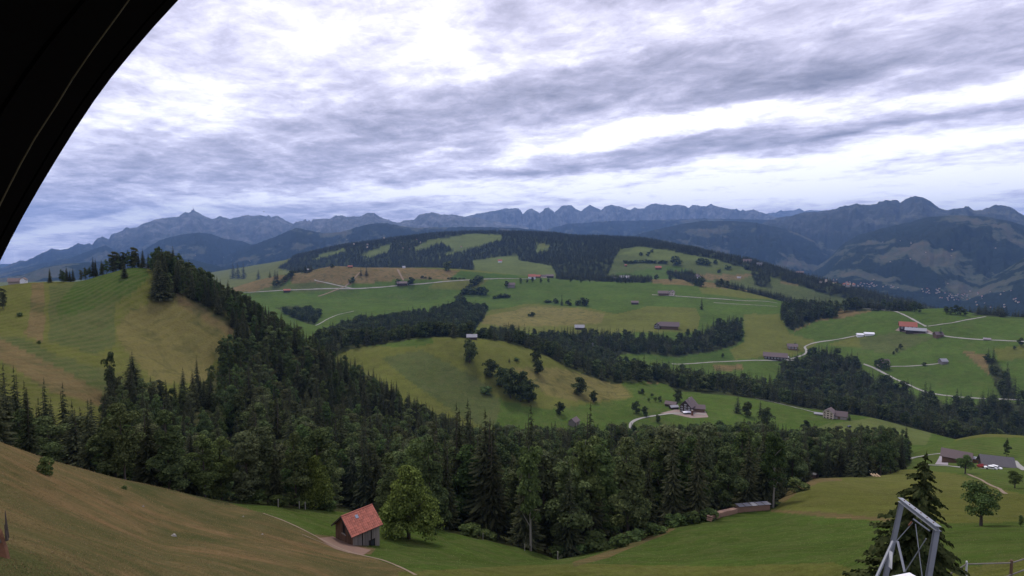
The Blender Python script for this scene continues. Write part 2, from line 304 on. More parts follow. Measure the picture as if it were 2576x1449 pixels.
# ------------------------------------------------------------------ woods: outline of where the trunks stand
W_NEAR = [(700,1278),(880,1284),(1000,1310),(1100,1330),(1340,1386),(1400,1408),(1520,1382),(1700,1318),(1800,1296),(1935,1277),(1980,1238),(2045,1204),(2200,1200),(2240,1192),(2285,1175),(2280,1135),(2200,1120),(1700,1130),(1300,1138),(1200,1150),(1000,1180),(700,1230)]
W_FLANK = [(388,690),(400,676),(440,678),(520,730),(700,845),(900,970),(1100,1090),(1260,1145),(1300,1330),(900,1290),(560,1264),(480,1250),(300,1212),(0,1150),(-200,1080),(-200,1150),(-50,1165),(60,1150),(150,1165),(240,1150),(262,1070),(275,1010),(350,1005),(450,1015),(515,995),(540,945),(592,860),(588,830),(520,785),(448,738),(430,760),(395,752)]
W_LEFT = [(-260,1030),(0,1080),(120,1128),(300,1188),(560,1250),(600,1290),(300,1262),(0,1225),(-260,1180)]
WOODS_MID = [
 [(805,850),(900,812),(1000,800),(1100,785),(1150,768),(1228,780),(1215,800),(1195,830),(1170,895),(800,905)],
 [(1180,880),(1230,838),(1300,838),(1330,848),(1400,846),(1480,842),(1560,850),(1640,852),(1700,855),(1770,840),(1790,822),(1865,808),(1868,850),(1850,868),(1790,885),(1700,898),(1640,890),(1565,890),(1545,905),(1640,940),(1700,970),(1620,960),(1540,970),(1450,940),(1380,910),(1290,880)],
 [(1640,932),(1700,940),(1760,948),(1850,966),(1950,968),(1975,925),(2030,898),(2090,890),(2165,912),(2172,950),(2230,968),(2300,998),(2400,1018),(2700,1010),(2700,1180),(2400,1110),(2300,1092),(2200,1066),(2000,1030),(1900,1002),(1700,985)],
 [(1960,782),(2000,775),(2105,778),(2110,798),(2060,803),(2000,830),(1978,828),(1966,800)],
 [(2480,905),(2500,900),(2545,965),(2560,1005),(2520,1005),(2490,940)],
 [(692,775),(750,768),(806,795),(790,818),(735,800)],
]
WOODS_FAR = [
 (2300, 5000, [(742,646),(850,618),(1000,597),(1100,585),(1300,582),(1440,592),(1640,604),(1700,616),(1790,640),(1720,634),(1610,620),(1560,628),(1545,655),(1530,690),(1500,702),(1405,702),(1388,668),(1305,655),(1302,640),(1190,655),(1190,690),(780,690),(700,675)]),
 (2300, 5000, [(1700,622),(1800,639),(1900,660),(2000,690),(2150,728),(2300,765),(2450,815),(2450,900),(2300,810),(2200,775),(2100,745),(2000,715),(1900,684),(1800,652),(1700,635)]),
 (1900, 3000, [(1670,682),(1735,684),(1775,705),(1760,722),(1720,705),(1680,698)]),
 (1900, 2600, [(1890,688),(1935,690),(1942,725),(1900,720)]),
 (1900, 3000, [(1800,714),(1960,752),(2100,780),(2240,790),(2240,810),(2100,800),(1950,780),(1800,730)]),
 (1500, 2600, [(672,690),(672,676),(785,674),(785,686)]),
 (1300, 1900, [(2112,772),(2150,768),(2290,774),(2300,782),(2230,783),(2120,780)]),
 (1500, 2600, [(2370,792),(2470,790),(2560,800),(2700,810),(2700,830),(2400,812)]),
 (1900, 2600, [(540,735),(600,712),(600,702),(560,715)]),
 (1900, 2600, [(1400,702),(1500,708),(1640,712),(1640,705),(1500,700),(1400,694)]),
]
CLEAR = [[(1040,622),(1085,602),(1190,588),(1262,590),(1262,604),(1180,628),(1105,648),(1140,628),(1110,612),(1045,634)],
         [(905,640),(985,612),(978,634),(925,650)], [(780,655),(870,622),(850,640),(790,655)], [(1350,612),(1382,615),(1378,635),(1350,632)],[(800,640),(870,628),(865,634),(800,646)]]
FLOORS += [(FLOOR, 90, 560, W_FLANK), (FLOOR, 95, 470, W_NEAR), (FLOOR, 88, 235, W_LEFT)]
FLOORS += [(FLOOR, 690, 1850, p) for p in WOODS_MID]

def colour_at(x, y, z):
    D = np.hypot(x, y); px, py = proj(x, y, z)
    # edges of fields wander a little
    px = px + fbm(x / (6 + D * .02), y / (6 + D * .02), 2, 21) * 10; py = py + fbm(x / (6 + D * .02), y / (6 + D * .02), 2, 31) * 4
    c = np.zeros((len(x), 3))
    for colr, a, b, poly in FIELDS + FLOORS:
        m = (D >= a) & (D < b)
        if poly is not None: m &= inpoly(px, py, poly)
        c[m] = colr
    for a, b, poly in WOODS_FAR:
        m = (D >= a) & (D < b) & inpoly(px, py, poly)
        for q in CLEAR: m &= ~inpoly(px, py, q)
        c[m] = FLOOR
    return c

# ------------------------------------------------------------------ object helpers
def tag(o, label=None, cat=None, group=None, kind=None):
    if label: o['label'] = label
    if cat: o['category'] = cat
    if group: o['group'] = group
    if kind: o['kind'] = kind
    return o
def link(name, me, parent=None, loc=None):
    o = bpy.data.objects.new(name, me); COL.objects.link(o)
    if parent is not None: o.parent = parent
    if loc is not None: o.location = loc
    return o
def empty(name, loc, rz=0, label=None, cat=None, group=None):
    o = bpy.data.objects.new(name, None); o.empty_display_size = .5; COL.objects.link(o)
    o.location = loc; o.rotation_euler = (0, 0, rz); return tag(o, label, cat, group)
def mesh_np(name, verts, faces, m=None, smoothed=False, colour=None):
    """verts (n,3); faces (m,k) array or list"""
    me = bpy.data.meshes.new(name)
    verts = np.asarray(verts, np.float32)
    if isinstance(faces, np.ndarray):
        k = faces.shape[1]; nf = len(faces)
        me.vertices.add(len(verts)); me.vertices.foreach_set('co', verts.ravel())
        me.loops.add(nf * k); me.loops.foreach_set('vertex_index', faces.astype(np.int32).ravel())
        me.polygons.add(nf); me.polygons.foreach_set('loop_start', np.arange(0, nf * k, k, dtype=np.int32))
        me.polygons.foreach_set('loop_total', np.full(nf, k, np.int32)); me.update(calc_edges=True)
    else:
        me.from_pydata([tuple(map(float, v)) for v in verts], [], faces); me.update()
    if smoothed: me.polygons.foreach_set('use_smooth', np.ones(len(me.polygons), bool))
    if colour is not None:
        at_ = me.color_attributes.new('col', 'FLOAT_COLOR', 'POINT')
        at_.data.foreach_set('color', np.hstack([colour, np.ones((len(colour), 1))]).astype(np.float32).ravel())
    if m is not None: me.materials.append(m)
    return me
class MB:
    """collects boxes, prisms and tubes into one mesh"""
    def __init__(s): s.v = []; s.f = []
    def add(s, vs, fs):
        n = len(s.v); s.v += [tuple(map(float, q)) for q in vs]; s.f += [tuple(i + n for i in f) for f in fs]; return s
    def box(s, x0, y0, z0, x1, y1, z1, mtx=None):
        vs = [(x, y, z) for z in (z0, z1) for y in (y0, y1) for x in (x0, x1)]
        if mtx is not None: vs = [mtx @ Vector(q) for q in vs]
        return s.add(vs, [(0,2,3,1),(4,5,7,6),(0,1,5,4),(2,6,7,3),(0,4,6,2),(1,3,7,5)])
    def bar(s, a, b, w, h=None, up=(0, 0, 1)):
        a, b = Vector(a), Vector(b); h = h or w; d = (b - a).normalized(); u = Vector(up)
        sx = d.cross(u); sx = sx.normalized() if sx.length > 1e-4 else Vector((1, 0, 0)); sy = sx.cross(d).normalized()
        vs = [p + sx * (i * w / 2) + sy * (j * h / 2) for p in (a, b) for j in (-1, 1) for i in (-1, 1)]
        return s.add(vs, [(0,1,3,2),(4,6,7,5),(0,4,5,1),(2,3,7,6),(0,2,6,4),(1,5,7,3)])
    def tube(s, pts, rad, n=6, cap=True):
        pts = [Vector(p) for p in pts]; rad = rad if hasattr(rad, '__len__') else [rad] * len(pts); vs = []
        for i, p in enumerate(pts):
            d = (pts[min(i + 1, len(pts) - 1)] - pts[max(i - 1, 0)]).normalized()
            u = d.cross(Vector((.31, .2, 1))); u = u.normalized() if u.length > .05 else d.cross(Vector((1, 0, 0))).normalized(); w = d.cross(u)
            vs += [p + (u * math.cos(2*math.pi*k/n) + w * math.sin(2*math.pi*k/n)) * rad[i] for k in range(n)]
        fs = [(i*n+k, i*n+(k+1) % n, (i+1)*n+(k+1) % n, (i+1)*n+k) for i in range(len(pts)-1) for k in range(n)]
        if cap: fs += [tuple(range(n))[::-1], tuple(range((len(pts)-1)*n, len(pts)*n))]
        return s.add(vs, fs)
    def mesh(s, name, m, smoothed=False):
        return mesh_np(name, s.v, s.f, m, smoothed)
    def build(s, name, m, parent=None, loc=None, smoothed=False):
        return link(name, s.mesh(name, m, smoothed), parent, loc)

# ------------------------------------------------------------------ materials
def land_mat():
    m, nt = mat('land'); g = N(nt, 'ShaderNodeNewGeometry'); P = g.outputs['Position']
    ca = N(nt, 'ShaderNodeVertexColor', layer_name='col')
    sc = N(nt, 'ShaderNodeVectorMath', operation='MULTIPLY'); L(nt, P, sc.inputs[0]); sc.inputs[1].default_value = (1, 1, .3)
    ln = N(nt, 'ShaderNodeVectorMath', operation='LENGTH'); L(nt, P, ln.inputs[0])
    far = M_(nt, 'MULTIPLY', ln.outputs['Value'], 1 / 900.0, clamp=True)
    n1 = noise(nt, P, .011, 5, .6); n2 = noise(nt, P, .09, 5, .65, .6); n3 = noise(nt, P, .9, 5, .7); n4 = noise(nt, P, 6.0, 3, .7)
    # streaks of dry stalks running along the slope
    mp = N(nt, 'ShaderNodeMapping'); mp.inputs['Rotation'].default_value = (0, 0, R(38)); mp.inputs['Scale'].default_value = (.28, 1.5, .4); L(nt, P, mp.inputs[0])
    n5 = noise(nt, mp.outputs[0], .55, 6, .68, .8)
    near = M_(nt, 'SUBTRACT', 1.0, M_(nt, 'MULTIPLY', ln.outputs['Value'], 1 / 260.0, clamp=True))
    c = ca.outputs[0]
    hs = N(nt, 'ShaderNodeHueSaturation'); L(nt, c, hs.inputs['Color'])
    t = M_(nt, 'ADD', M_(nt, 'MULTIPLY', M_(nt, 'SUBTRACT', n1, .5), .85), M_(nt, 'MULTIPLY', M_(nt, 'SUBTRACT', n2, .5), .8))
    t = M_(nt, 'ADD', t, M_(nt, 'MULTIPLY', M_(nt, 'SUBTRACT', n3, .5), 1.1))
    t = M_(nt, 'ADD', t, M_(nt, 'MULTIPLY', M_(nt, 'MULTIPLY', M_(nt, 'SUBTRACT', n4, .5), 1.8), near))
    L(nt, M_(nt, 'ADD', 1.0, t), hs.inputs['Value'])
    dry = ramp(nt, n5, [(.42, (0, 0, 0)), (.66, (1, 1, 1))])
    sc_ = N(nt, 'ShaderNodeSeparateColor'); L(nt, ca.outputs[0], sc_.inputs[0]); brn = M_(nt, 'GREATER_THAN', sc_.outputs[0], sc_.outputs[1]); dm = M_(nt, 'MULTIPLY', M_(nt, 'MULTIPLY', dry, M_(nt, 'ADD', .12, M_(nt, 'MULTIPLY', brn, .75))), near)
    c2 = mixc(nt, dm, hs.outputs[0], (.24, .145, .07))
    gr = ramp(nt, noise(nt, P, .05, 5, .6, 1.2), [(.50, (0, 0, 0)), (.68, (1, 1, 1))])
    c2 = mixc(nt, M_(nt, 'MULTIPLY', gr, M_(nt, 'ADD', .22, M_(nt, 'MULTIPLY', brn, .55))), c2, (.055, .068, .024))
    pt = ramp(nt, noise(nt, mp.outputs[0], .16, 6, .72, .6), [(.40, (0, 0, 0)), (.56, (1, 1, 1))]); c2 = mixc(nt, M_(nt, 'MULTIPLY', M_(nt, 'MULTIPLY', pt, brn), M_(nt, 'MULTIPLY', near, .85)), c2, (.068, .078, .028))
    # mowing lines on the steep meadows
    wv = N(nt, 'ShaderNodeTexWave', wave_type='BANDS', bands_direction='X'); wv.inputs['Scale'].default_value = .07; wv.inputs['Distortion'].default_value = 1.6; wv.inputs['Detail'].default_value = 2; wv.inputs['Detail Scale'].default_value = .1; L(nt, P, wv.inputs[0])
    steep = M_(nt, 'MULTIPLY', M_(nt, 'MULTIPLY', M_(nt, 'SUBTRACT', ln.outputs['Value'], 170), .02, clamp=True), .20); c2 = mixc(nt, M_(nt, 'MULTIPLY', M_(nt, 'MULTIPLY', wv.outputs['Fac'], steep), M_(nt, 'SUBTRACT', 1.0, M_(nt, 'MULTIPLY', M_(nt, 'SUBTRACT', ln.outputs['Value'], 430), .01, clamp=True))), c2, (.17, .15, .07))
    sp3 = N(nt, 'ShaderNodeSeparateXYZ'); L(nt, P, sp3.inputs[0])
    ph = M_(nt, 'ADD', M_(nt, 'MULTIPLY', sp3.outputs[2], .9), M_(nt, 'MULTIPLY', n2, 16.0)); tr = M_(nt, 'POWER', M_(nt, 'ABSOLUTE', M_(nt, 'SINE', ph)), 5.0)
    c2 = mixc(nt, M_(nt, 'MULTIPLY', tr, M_(nt, 'MULTIPLY', M_(nt, 'SUBTRACT', 1.0, M_(nt, 'MULTIPLY', ln.outputs['Value'], 1 / 2600.0, clamp=True)), .17)), c2, (.16, .13, .065))
    n6 = noise(nt, P, .028, 6, .7, 1.5); c2 = mixc(nt, M_(nt, 'MULTIPLY', ramp(nt, n6, [(.5, (0, 0, 0)), (.7, (1, 1, 1))]), .22), c2, (.14, .125, .055))
    b = N(nt, 'ShaderNodeBump'); b.inputs['Strength'].default_value = .9; b.inputs['Distance'].default_value = .7
    L(nt, M_(nt, 'ADD', n3, M_(nt, 'MULTIPLY', n4, .4)), b.inputs['Height'])
    d = N(nt, 'ShaderNodeBsdfDiffuse'); L(nt, c2, d.inputs[0]); L(nt, b.outputs[0], d.inputs['Normal'])
    o = N(nt, 'ShaderNodeOutputMaterial'); L(nt, d.outputs[0], o.inputs[0]); return m
def leaf_mat(name, dark, light, trans=.25, hue=.03):
    m, nt = mat(name); oi = N(nt, 'ShaderNodeObjectInfo'); g = N(nt, 'ShaderNodeNewGeometry')
    c = mixc(nt, g.outputs['Random Per Island'], dark, light)
    n = noise(nt, g.outputs['Position'], .35, 3)
    hs = N(nt, 'ShaderNodeHueSaturation'); L(nt, c, hs.inputs['Color'])
    L(nt, M_(nt, 'ADD', .5 - hue / 2, M_(nt, 'MULTIPLY', oi.outputs['Random'], hue)), hs.inputs['Hue'])
    rr = M_(nt, 'FRACT', M_(nt, 'MULTIPLY', oi.outputs['Random'], 17.3))
    L(nt, M_(nt, 'ADD', .45, M_(nt, 'ADD', M_(nt, 'MULTIPLY', rr, .80), M_(nt, 'MULTIPLY', n, .65))), hs.inputs['Value'])
    hs.inputs['Saturation'].default_value = 1.02
    d = N(nt, 'ShaderNodeBsdfDiffuse'); L(nt, hs.outputs[0], d.inputs[0]); t = N(nt, 'ShaderNodeBsdfTranslucent'); L(nt, hs.outputs[0], t.inputs[0])
    mxs = N(nt, 'ShaderNodeMixShader'); mxs.inputs[0].default_value = trans; L(nt, d.outputs[0], mxs.inputs[1]); L(nt, t.outputs[0], mxs.inputs[2])
    o = N(nt, 'ShaderNodeOutputMaterial'); L(nt, mxs.outputs[0], o.inputs[0]); return m
def plain(name, c, rough=.8, var=.25, scale=3.0, bump=0.0, metal=0.0, stretch=(1, 1, 1), rnd=0.0):
    m, nt = mat(name); t = N(nt, 'ShaderNodeTexCoord'); mp = N(nt, 'ShaderNodeMapping'); mp.inputs['Scale'].default_value = stretch
    L(nt, t.outputs['Object'], mp.inputs[0]); n = noise(nt, mp.outputs[0], scale, 5, .65)
    hs = N(nt, 'ShaderNodeHueSaturation'); hs.inputs['Color'].default_value = (*c, 1)
    v = M_(nt, 'ADD', 1 - var / 2 - rnd / 2, M_(nt, 'MULTIPLY', n, var))
    oi = N(nt, 'ShaderNodeObjectInfo'); v = M_(nt, 'ADD', v, M_(nt, 'MULTIPLY', oi.outputs['Random'], rnd)); L(nt, v, hs.inputs['Value'])
    p = N(nt, 'ShaderNodeBsdfPrincipled'); L(nt, hs.outputs[0], p.inputs['Base Color']); p.inputs['Roughness'].default_value = rough; p.inputs['Metallic'].default_value = metal
    if bump:
        b = N(nt, 'ShaderNodeBump'); b.inputs['Strength'].default_value = bump; b.inputs['Distance'].default_value = .02; L(nt, n, b.inputs['Height']); L(nt, b.outputs[0], p.inputs['Normal'])
    o = N(nt, 'ShaderNodeOutputMaterial'); L(nt, p.outputs[0], o.inputs[0]); return m
def mountain_mat(name, rock):
    """rock 0..1: how much bare rock; the rest is wood and pasture"""
    m, nt = mat(name); g = N(nt, 'ShaderNodeNewGeometry'); P = g.outputs['Position']
    sx = N(nt, 'ShaderNodeSeparateXYZ'); L(nt, P, sx.inputs[0])
    mp = N(nt, 'ShaderNodeMapping'); mp.inputs['Scale'].default_value = (1, .45, 1.6); L(nt, P, mp.inputs[0])
    f = noise(nt, mp.outputs[0], .0013, 7, .62, .8); f2 = noise(nt, mp.outputs[0], .004, 6, .6, 1.5)
    k = M_(nt, 'ADD', M_(nt, 'MULTIPLY', f, .75), M_(nt, 'MULTIPLY', f2, .25))
    lowc = ramp(nt, k, [(.535, (.018, .026, .016)), (.55, (.062, .074, .046)), (.63, (.095, .086, .056))])
    r1 = noise(nt, P, .004, 8, .7, .5)
    rockc = ramp(nt, r1, [(.3, (.07, .085, .07)), (.5, (.13, .14, .135)), (.72, (.31, .305, .30))])
    nz = N(nt, 'ShaderNodeSeparateXYZ'); L(nt, g.outputs['Normal'], nz.inputs[0])
    hgt = M_(nt, 'MULTIPLY', M_(nt, 'ADD', M_(nt, 'ADD', sx.outputs[2], 100), M_(nt, 'MULTIPLY', M_(nt, 'SUBTRACT', f2, .5), 900)), .0014, clamp=True)
    c = mixc(nt, M_(nt, 'MULTIPLY', hgt, rock), lowc, rockc)
    d = N(nt, 'ShaderNodeBsdfDiffuse'); L(nt, c, d.inputs[0])
    b = N(nt, 'ShaderNodeBump'); b.inputs['Strength'].default_value = .8; b.inputs['Distance'].default_value = 60; L(nt, r1, b.inputs['Height']); L(nt, b.outputs[0], d.inputs['Normal'])
    o = N(nt, 'ShaderNodeOutputMaterial'); L(nt, d.outputs[0], o.inputs[0]); return m
LAND = land_mat()
LEAF = leaf_mat('beech_leaves', (.032, .048, .020), (.112, .142, .056), hue=.04)
LEAF_O = leaf_mat('ash_leaves', (.038, .046, .022), (.112, .126, .060), hue=.04)
LEAF_G = leaf_mat('maple_leaves', (.036, .056, .020), (.105, .142, .048), hue=.04)
LEAF_LIME = leaf_mat('lime_leaves', (.045, .064, .014), (.175, .215, .058), .3, .01)
LEAF_M = leaf_mat('hedge_leaves', (.030, .044, .018), (.080, .100, .038))
NEEDLE = leaf_mat('spruce_needles', (.020, .027, .014), (.076, .082, .042), .12)
NEEDLE_N = leaf_mat('near_spruce_needles', (.013, .021, .008), (.058, .066, .026), .12, .01)
BARK = plain('bark', (.07, .055, .042), .95, .6, 4, .5); BARK_P = plain('beech_bark', (.27, .25, .215), .9, .5, 3, .3)
WHITE = plain('white_paint', (.72, .72, .72), .6, .15); PLASTER = plain('pale_plaster', (.36, .36, .35), .9, .2); CREAM = plain('cream_render', (.55, .47, .36), .9, .2)
WOODD = plain('dark_boards', (.055, .038, .03), .9, .6, 1.5, 0, 0, (1, 1, .2)); WOODB = plain('brown_boards', (.14, .085, .05), .9, .5, 1.5)
WOODG = plain('grey_boards', (.185, .165, .145), .9, .6, 6, .4, 0, (1, 1, .15), .5)
ROOFB = plain('brown_tiles', (.125, .092, .088), .85, .35, 1.2); ROOFR = plain('red_tiles', (.30, .095, .06), .85, .3, 1.2); ROOFG = plain('grey_sheet', (.25, .25, .27), .6, .3, .6)
TILE = plain('clay_tile', (.34, .105, .068), .8, .45, 5, .2, 0, (1, 1, 1), .45)
STEEL = plain('galvanised_steel', (.25, .265, .285), .5, .3, 7, .1, .35); RUST = plain('rust', (.16, .07, .035), .9, .6, 8)
GLASS = plain('dark_glass', (.03, .035, .045), .15, .1); STONE = plain('stone', (.33, .29, .26), .95, .5, 4, .4)
ROADM = plain('gravel_road', (.27, .26, .23), .95, .35, .25); PATHM = plain('trodden_earth', (.20, .145, .09), .95, .7, .9); YARD = plain('yard_gravel', (.24, .18, .15), .95, .4, .3)
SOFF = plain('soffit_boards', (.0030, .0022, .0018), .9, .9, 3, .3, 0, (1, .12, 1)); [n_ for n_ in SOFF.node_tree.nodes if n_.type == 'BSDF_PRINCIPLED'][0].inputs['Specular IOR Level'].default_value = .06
WIRE = plain('cable', (.12, .095, .045), .6, .6, 8)
LOGM = plain('split_logs', (.38, .24, .17), .9, .9, 7, .4); FOIL = plain('white_foil', (.8, .8, .83), .4, .1); RED = plain('red_paint', (.35, .05, .04), .5, .2); TYRE = plain('rubber', (.02, .02, .02), .8, .2)
CONC = plain('concrete', (.27, .24, .25), .9, .2, 1)

# ------------------------------------------------------------------ ground sheet
js = np.concatenate([[0, .5]] + [np.linspace(j, j + 1, n, endpoint=False) for j, n in zip(range(1, CD.shape[1] - 1), [10, 34, 40, 26, 18, 18, 18, 10, 18, 22, 12, 16, 18, 20, 20, 8, 12, 12, 14, 10, 10, 8])] + [[CD.shape[1] - 1]])
js = np.unique(np.clip(js, 0, CD.shape[1] - 1)); ji = np.minimum(js.astype(int), CD.shape[1] - 2); jt = js - ji
GD = np.exp(LD[:, ji] * (1 - jt) + LD[:, ji + 1] * jt)                  # (NAZ, NR)
gx = (np.sin(AZ)[:, None] * GD).ravel(); gy = (np.cos(AZ)[:, None] * GD).ravel()
gz = height(gx, gy); NR = GD.shape[1]
ii = (np.arange(NAZ - 1)[:, None] * NR + np.arange(NR - 1)[None]).ravel()
gf = np.stack([ii, ii + 1, ii + NR + 1, ii + NR], 1)
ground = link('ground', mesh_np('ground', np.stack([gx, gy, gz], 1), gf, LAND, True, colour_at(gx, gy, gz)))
tag(ground, 'green and brown alpine meadows rolling down into the valley', kind='structure')
# the land goes on behind and beside the viewer
b = MB(); n = 40; rr = [2.9, 60, 900, 30000]; vs = []
for k in range(n + 1):
    a = R(47) + (2 * math.pi - R(94)) * k / n
    for q, D in enumerate(rr):
        if k in (0, n): zq = h1(math.sin(a) * D, math.cos(a) * D) if D > 3 else -8.5
        else: zq = (-8.5, -22, -200, -500)[q]
        vs.append((math.sin(a) * D, math.cos(a) * D, zq - (.3 if k in (0, n) else 0)))
b.add(vs, [(k*4+q, k*4+q+1, k*4+q+5, k*4+q+4) for k in range(n) for q in range(3)])
me = b.mesh('back_ground', None); ca = me.color_attributes.new('col', 'FLOAT_COLOR', 'POINT'); ca.data.foreach_set('color', np.tile([.09, .1, .035, 1], len(me.vertices)).astype(np.float32))
me.materials.append(LAND); tag(link('hillside', me), 'grassy hillside running on beside and behind the viewpoint', kind='structure')

def grass(name, label, poly, dmin, dmax, n, size, m, seed):
    r_ = np.random.default_rng(seed); u = r_.uniform(min(p[0] for p in poly), max(p[0] for p in poly), n); a_ = np.arctan((u - CX) / F)
    D = np.exp(r_.uniform(math.log(dmin), math.log(dmax), n)); x, y = np.sin(a_) * D, np.cos(a_) * D; z = height(x, y); pu, pv_ = proj(x, y, z)
    k = inpoly(pu, pv_, poly) & (fbm(x / 3, y / 3, 2, 5) > -.14); x, y, z, D = x[k], y[k], z[k], D[k]; n = len(x); V = []
    for j in range(3):
        t = r_.random(n) * 6.28; h = size * (.5 + r_.random(n)) * (.6 + D / 110); w = h * .22; lx, ly = np.cos(t + 1) * h * .5, np.sin(t + 1) * h * .5
        ox, oy = r_.normal(size=n) * h * .4, r_.normal(size=n) * h * .4
        V.append(np.stack([np.stack([x + ox - np.cos(t) * w, y + oy - np.sin(t) * w, z - .03], 1), np.stack([x + ox + np.cos(t) * w, y + oy + np.sin(t) * w, z - .03], 1), np.stack([x + ox + lx, y + oy + ly, z + h], 1)], 1))
    V = np.concatenate(V).reshape(-1, 3); tag(link(name, mesh_np(name, V, np.arange(len(V)).reshape(-1, 3), m)), label, kind='stuff')
TUFT_B = leaf_mat('dry_grass', (.16, .13, .06), (.42, .31, .16), .5, .02); TUFT_G = leaf_mat('green_grass', (.10, .14, .045), (.20, .23, .09), .5, .02)
SLOPE = [(-100,1000),(0,1100),(300,1200),(480,1240),(560,1262),(680,1295),(800,1352),(880,1390),(1050,1449),(1100,1600),(-100,1600)]
grass('dry_grass', 'tufts of dry straw coloured grass on the brown slope', SLOPE, 22, 92, 30000, .055, TUFT_B, 3)
grass('green_grass', 'tufts of green grass on the near meadows', [(560,1262),(880,1290),(1340,1390),(1520,1388),(1940,1281),(2050,1206),(2576,1190),(2700,1600),(1050,1500),(880,1390)], 42, 230, 26000, .045, TUFT_G, 4)

# ------------------------------------------------------------------ mountains and far hills: crest outline, distance, depth of the front slope
def mountain(name, label, crest, D, front, m, base=-470, jag=0.0, spur=.3, seed=1, cols=340, rws=44, dd=None, bias=.85):
    px = np.array([c[0] for c in crest], float); py = np.array([c[1] for c in crest], float)
    u = np.linspace(px[0], px[-1], cols); v = np.interp(u, px, py)
    v = v + fbm(u / 7, u * 0 + seed, 3, seed) * jag
    Dc = np.full(cols, float(D)) if dd is None else np.interp(u, [px[0], px[-1]], dd)
    a = (u - CX) / F; bb = -(v - CY) / F; cp, sp = math.cos(PITCH), math.sin(PITCH)
    X, Y, Z = a, cp + bb * sp, -sp + bb * cp; hh = np.hypot(X, Y); ca_, sa_ = Y / hh, X / hh; zc = Z / hh * Dc
    T = np.concatenate([np.linspace(0, 1, rws), 1 + np.linspace(.12, 1, 7)]); V = []
    for t in T:
        if t <= 1: Dt = Dc - front * (1 - t); fr = t ** bias
        else: Dt = Dc + front * .8 * (t - 1); fr = 1 - (t - 1)
        x = sa_ * Dt; y = ca_ * Dt
        amp = np.minimum(4 * (t * (1 - t)) if t <= 1 else 0, 1) ** .8
        H = zc - base
        sc = max(front * .16, 260)
        sp_ = fbm(sa_ * Dc / sc + seed, y / (sc * 4.0), 5, seed, True) + .5 * fbm(x / (sc * .3), y / (sc * .5), 3, seed + 5, True)
        V.append(np.stack([x, y, base + np.maximum(H, 15) * fr + amp * sp_ * spur * np.maximum(H, 15)], 1))
    V = np.array(V).transpose(1, 0, 2).reshape(-1, 3); nr = len(T)
    q = (np.arange(cols - 1)[:, None] * nr + np.arange(nr - 1)[None]).ravel()
    o = link(name, mesh_np(name, V, np.stack([q, q + 1, q + nr + 1, q + nr], 1), m, True)); tag(o, label, kind='structure'); return o
MR = mountain_mat('limestone_and_scree', 1.0); MF = mountain_mat('wooded_slopes', .12); MS = mountain_mat('alp_slopes', .35)
mountain('mountain', 'high rocky massif with a pointed summit and mast on the left skyline', [(-200,720),(0,675),(50,656),(67,656),(95,642),(130,625),(150,628),(170,626),(197,612),(212,615),(225,612),(231,616),(245,600),(257,595),(274,603),(280,590),(307,581),(317,572),(325,574),(345,572),(360,563),(395,551),(425,547),(450,545),(457,538),(467,534),(475,536),(486,528),(500,535),(520,547),(537,551),(554,544),(580,551),(600,545),(625,541),(640,543),(655,541),(670,545),(676,541),(682,547),(698,542),(719,556),(739,563),(780,580)], 17000, 4200, MR, jag=3, seed=3, cols=600, spur=.34, bias=.9)
mountain('mountain', 'jagged grey blue ridge left of centre on the skyline', [(700,600),(739,563),(744,558),(761,556),(768,551),(773,558),(778,554),(782,558),(788,551),(796,551),(831,550),(844,542),(861,542),(870,545),(909,544),(924,535),(941,536),(956,546),(994,560),(1006,560),(1016,555),(1041,553),(1054,540),(1086,534),(1111,540),(1144,540),(1169,545),(1200,548),(1260,560),(1330,572)], 15500, 3600, MR, jag=2, seed=11, cols=500, spur=.3)
mountain('mountain', 'row of seven saw tooth peaks in the middle of the skyline', [(1120,560),(1169,545),(1200,538),(1244,530),(1288,524),(1303,523),(1310,530),(1315,540),(1325,528),(1338,526),(1348,530),(1357,539),(1373,526),(1380,523),(1395,536),(1415,517),(1438,517),(1448,526),(1462,531),(1483,515),(1500,523),(1513,529),(1523,520),(1538,515),(1563,522),(1585,529),(1595,524),(1620,524),(1633,515),(1648,512),(1688,517),(1703,514),(1733,524),(1743,517),(1775,519),(1790,515),(1808,521),(1875,532),(1895,527),(1932,540),(1990,556),(2040,570)], 20000, 4200, MR, jag=2.5, seed=19, cols=700, spur=.42, bias=1.0)
mountain('mountain', 'very far pale peaks in the gap of the skyline', [(1880,560),(1932,537),(1950,534),(1964,530),(1982,531),(2000,528),(2012,525),(2024,532),(2040,528),(2072,531),(2120,545)], 27000, 4000, MR, jag=3, seed=23, cols=200, spur=.3)
mountain('mountain', 'broad dark mountain with a rounded summit at right', [(1900,570),(1957,548),(1994,542),(2025,534),(2057,533),(2077,529),(2102,529),(2112,523),(2154,512),(2172,516),(2194,517),(2227,507),(2250,508),(2264,512),(2277,502),(2304,493),(2322,497),(2342,507),(2362,523),(2382,529),(2402,525),(2425,523),(2434,520),(2449,531),(2469,532),(2504,521),(2539,521),(2576,542),(2680,580),(2800,600)], 12500, 4200, MS, jag=2, seed=29, cols=600, spur=.36)
mountain('hills', 'blue wooded foothills under the saw tooth peaks', [(1330,590),(1380,576),(1428,563),(1520,557),(1663,553),(1800,550),(1950,553),(2000,562),(2100,605)], 14500, 3500, MF, jag=2, seed=31, spur=.3)
mountain('hills', 'dark wooded ridge falling to the valley right of centre', [(1500,620),(1570,600),(1620,585),(1700,566),(1763,556),(1850,556),(1900,560),(1932,567),(1970,575),(2007,587),(2050,606),(2094,634),(2150,680),(2200,720)], 9800, 2800, MF, jag=2, seed=37, spur=.3)
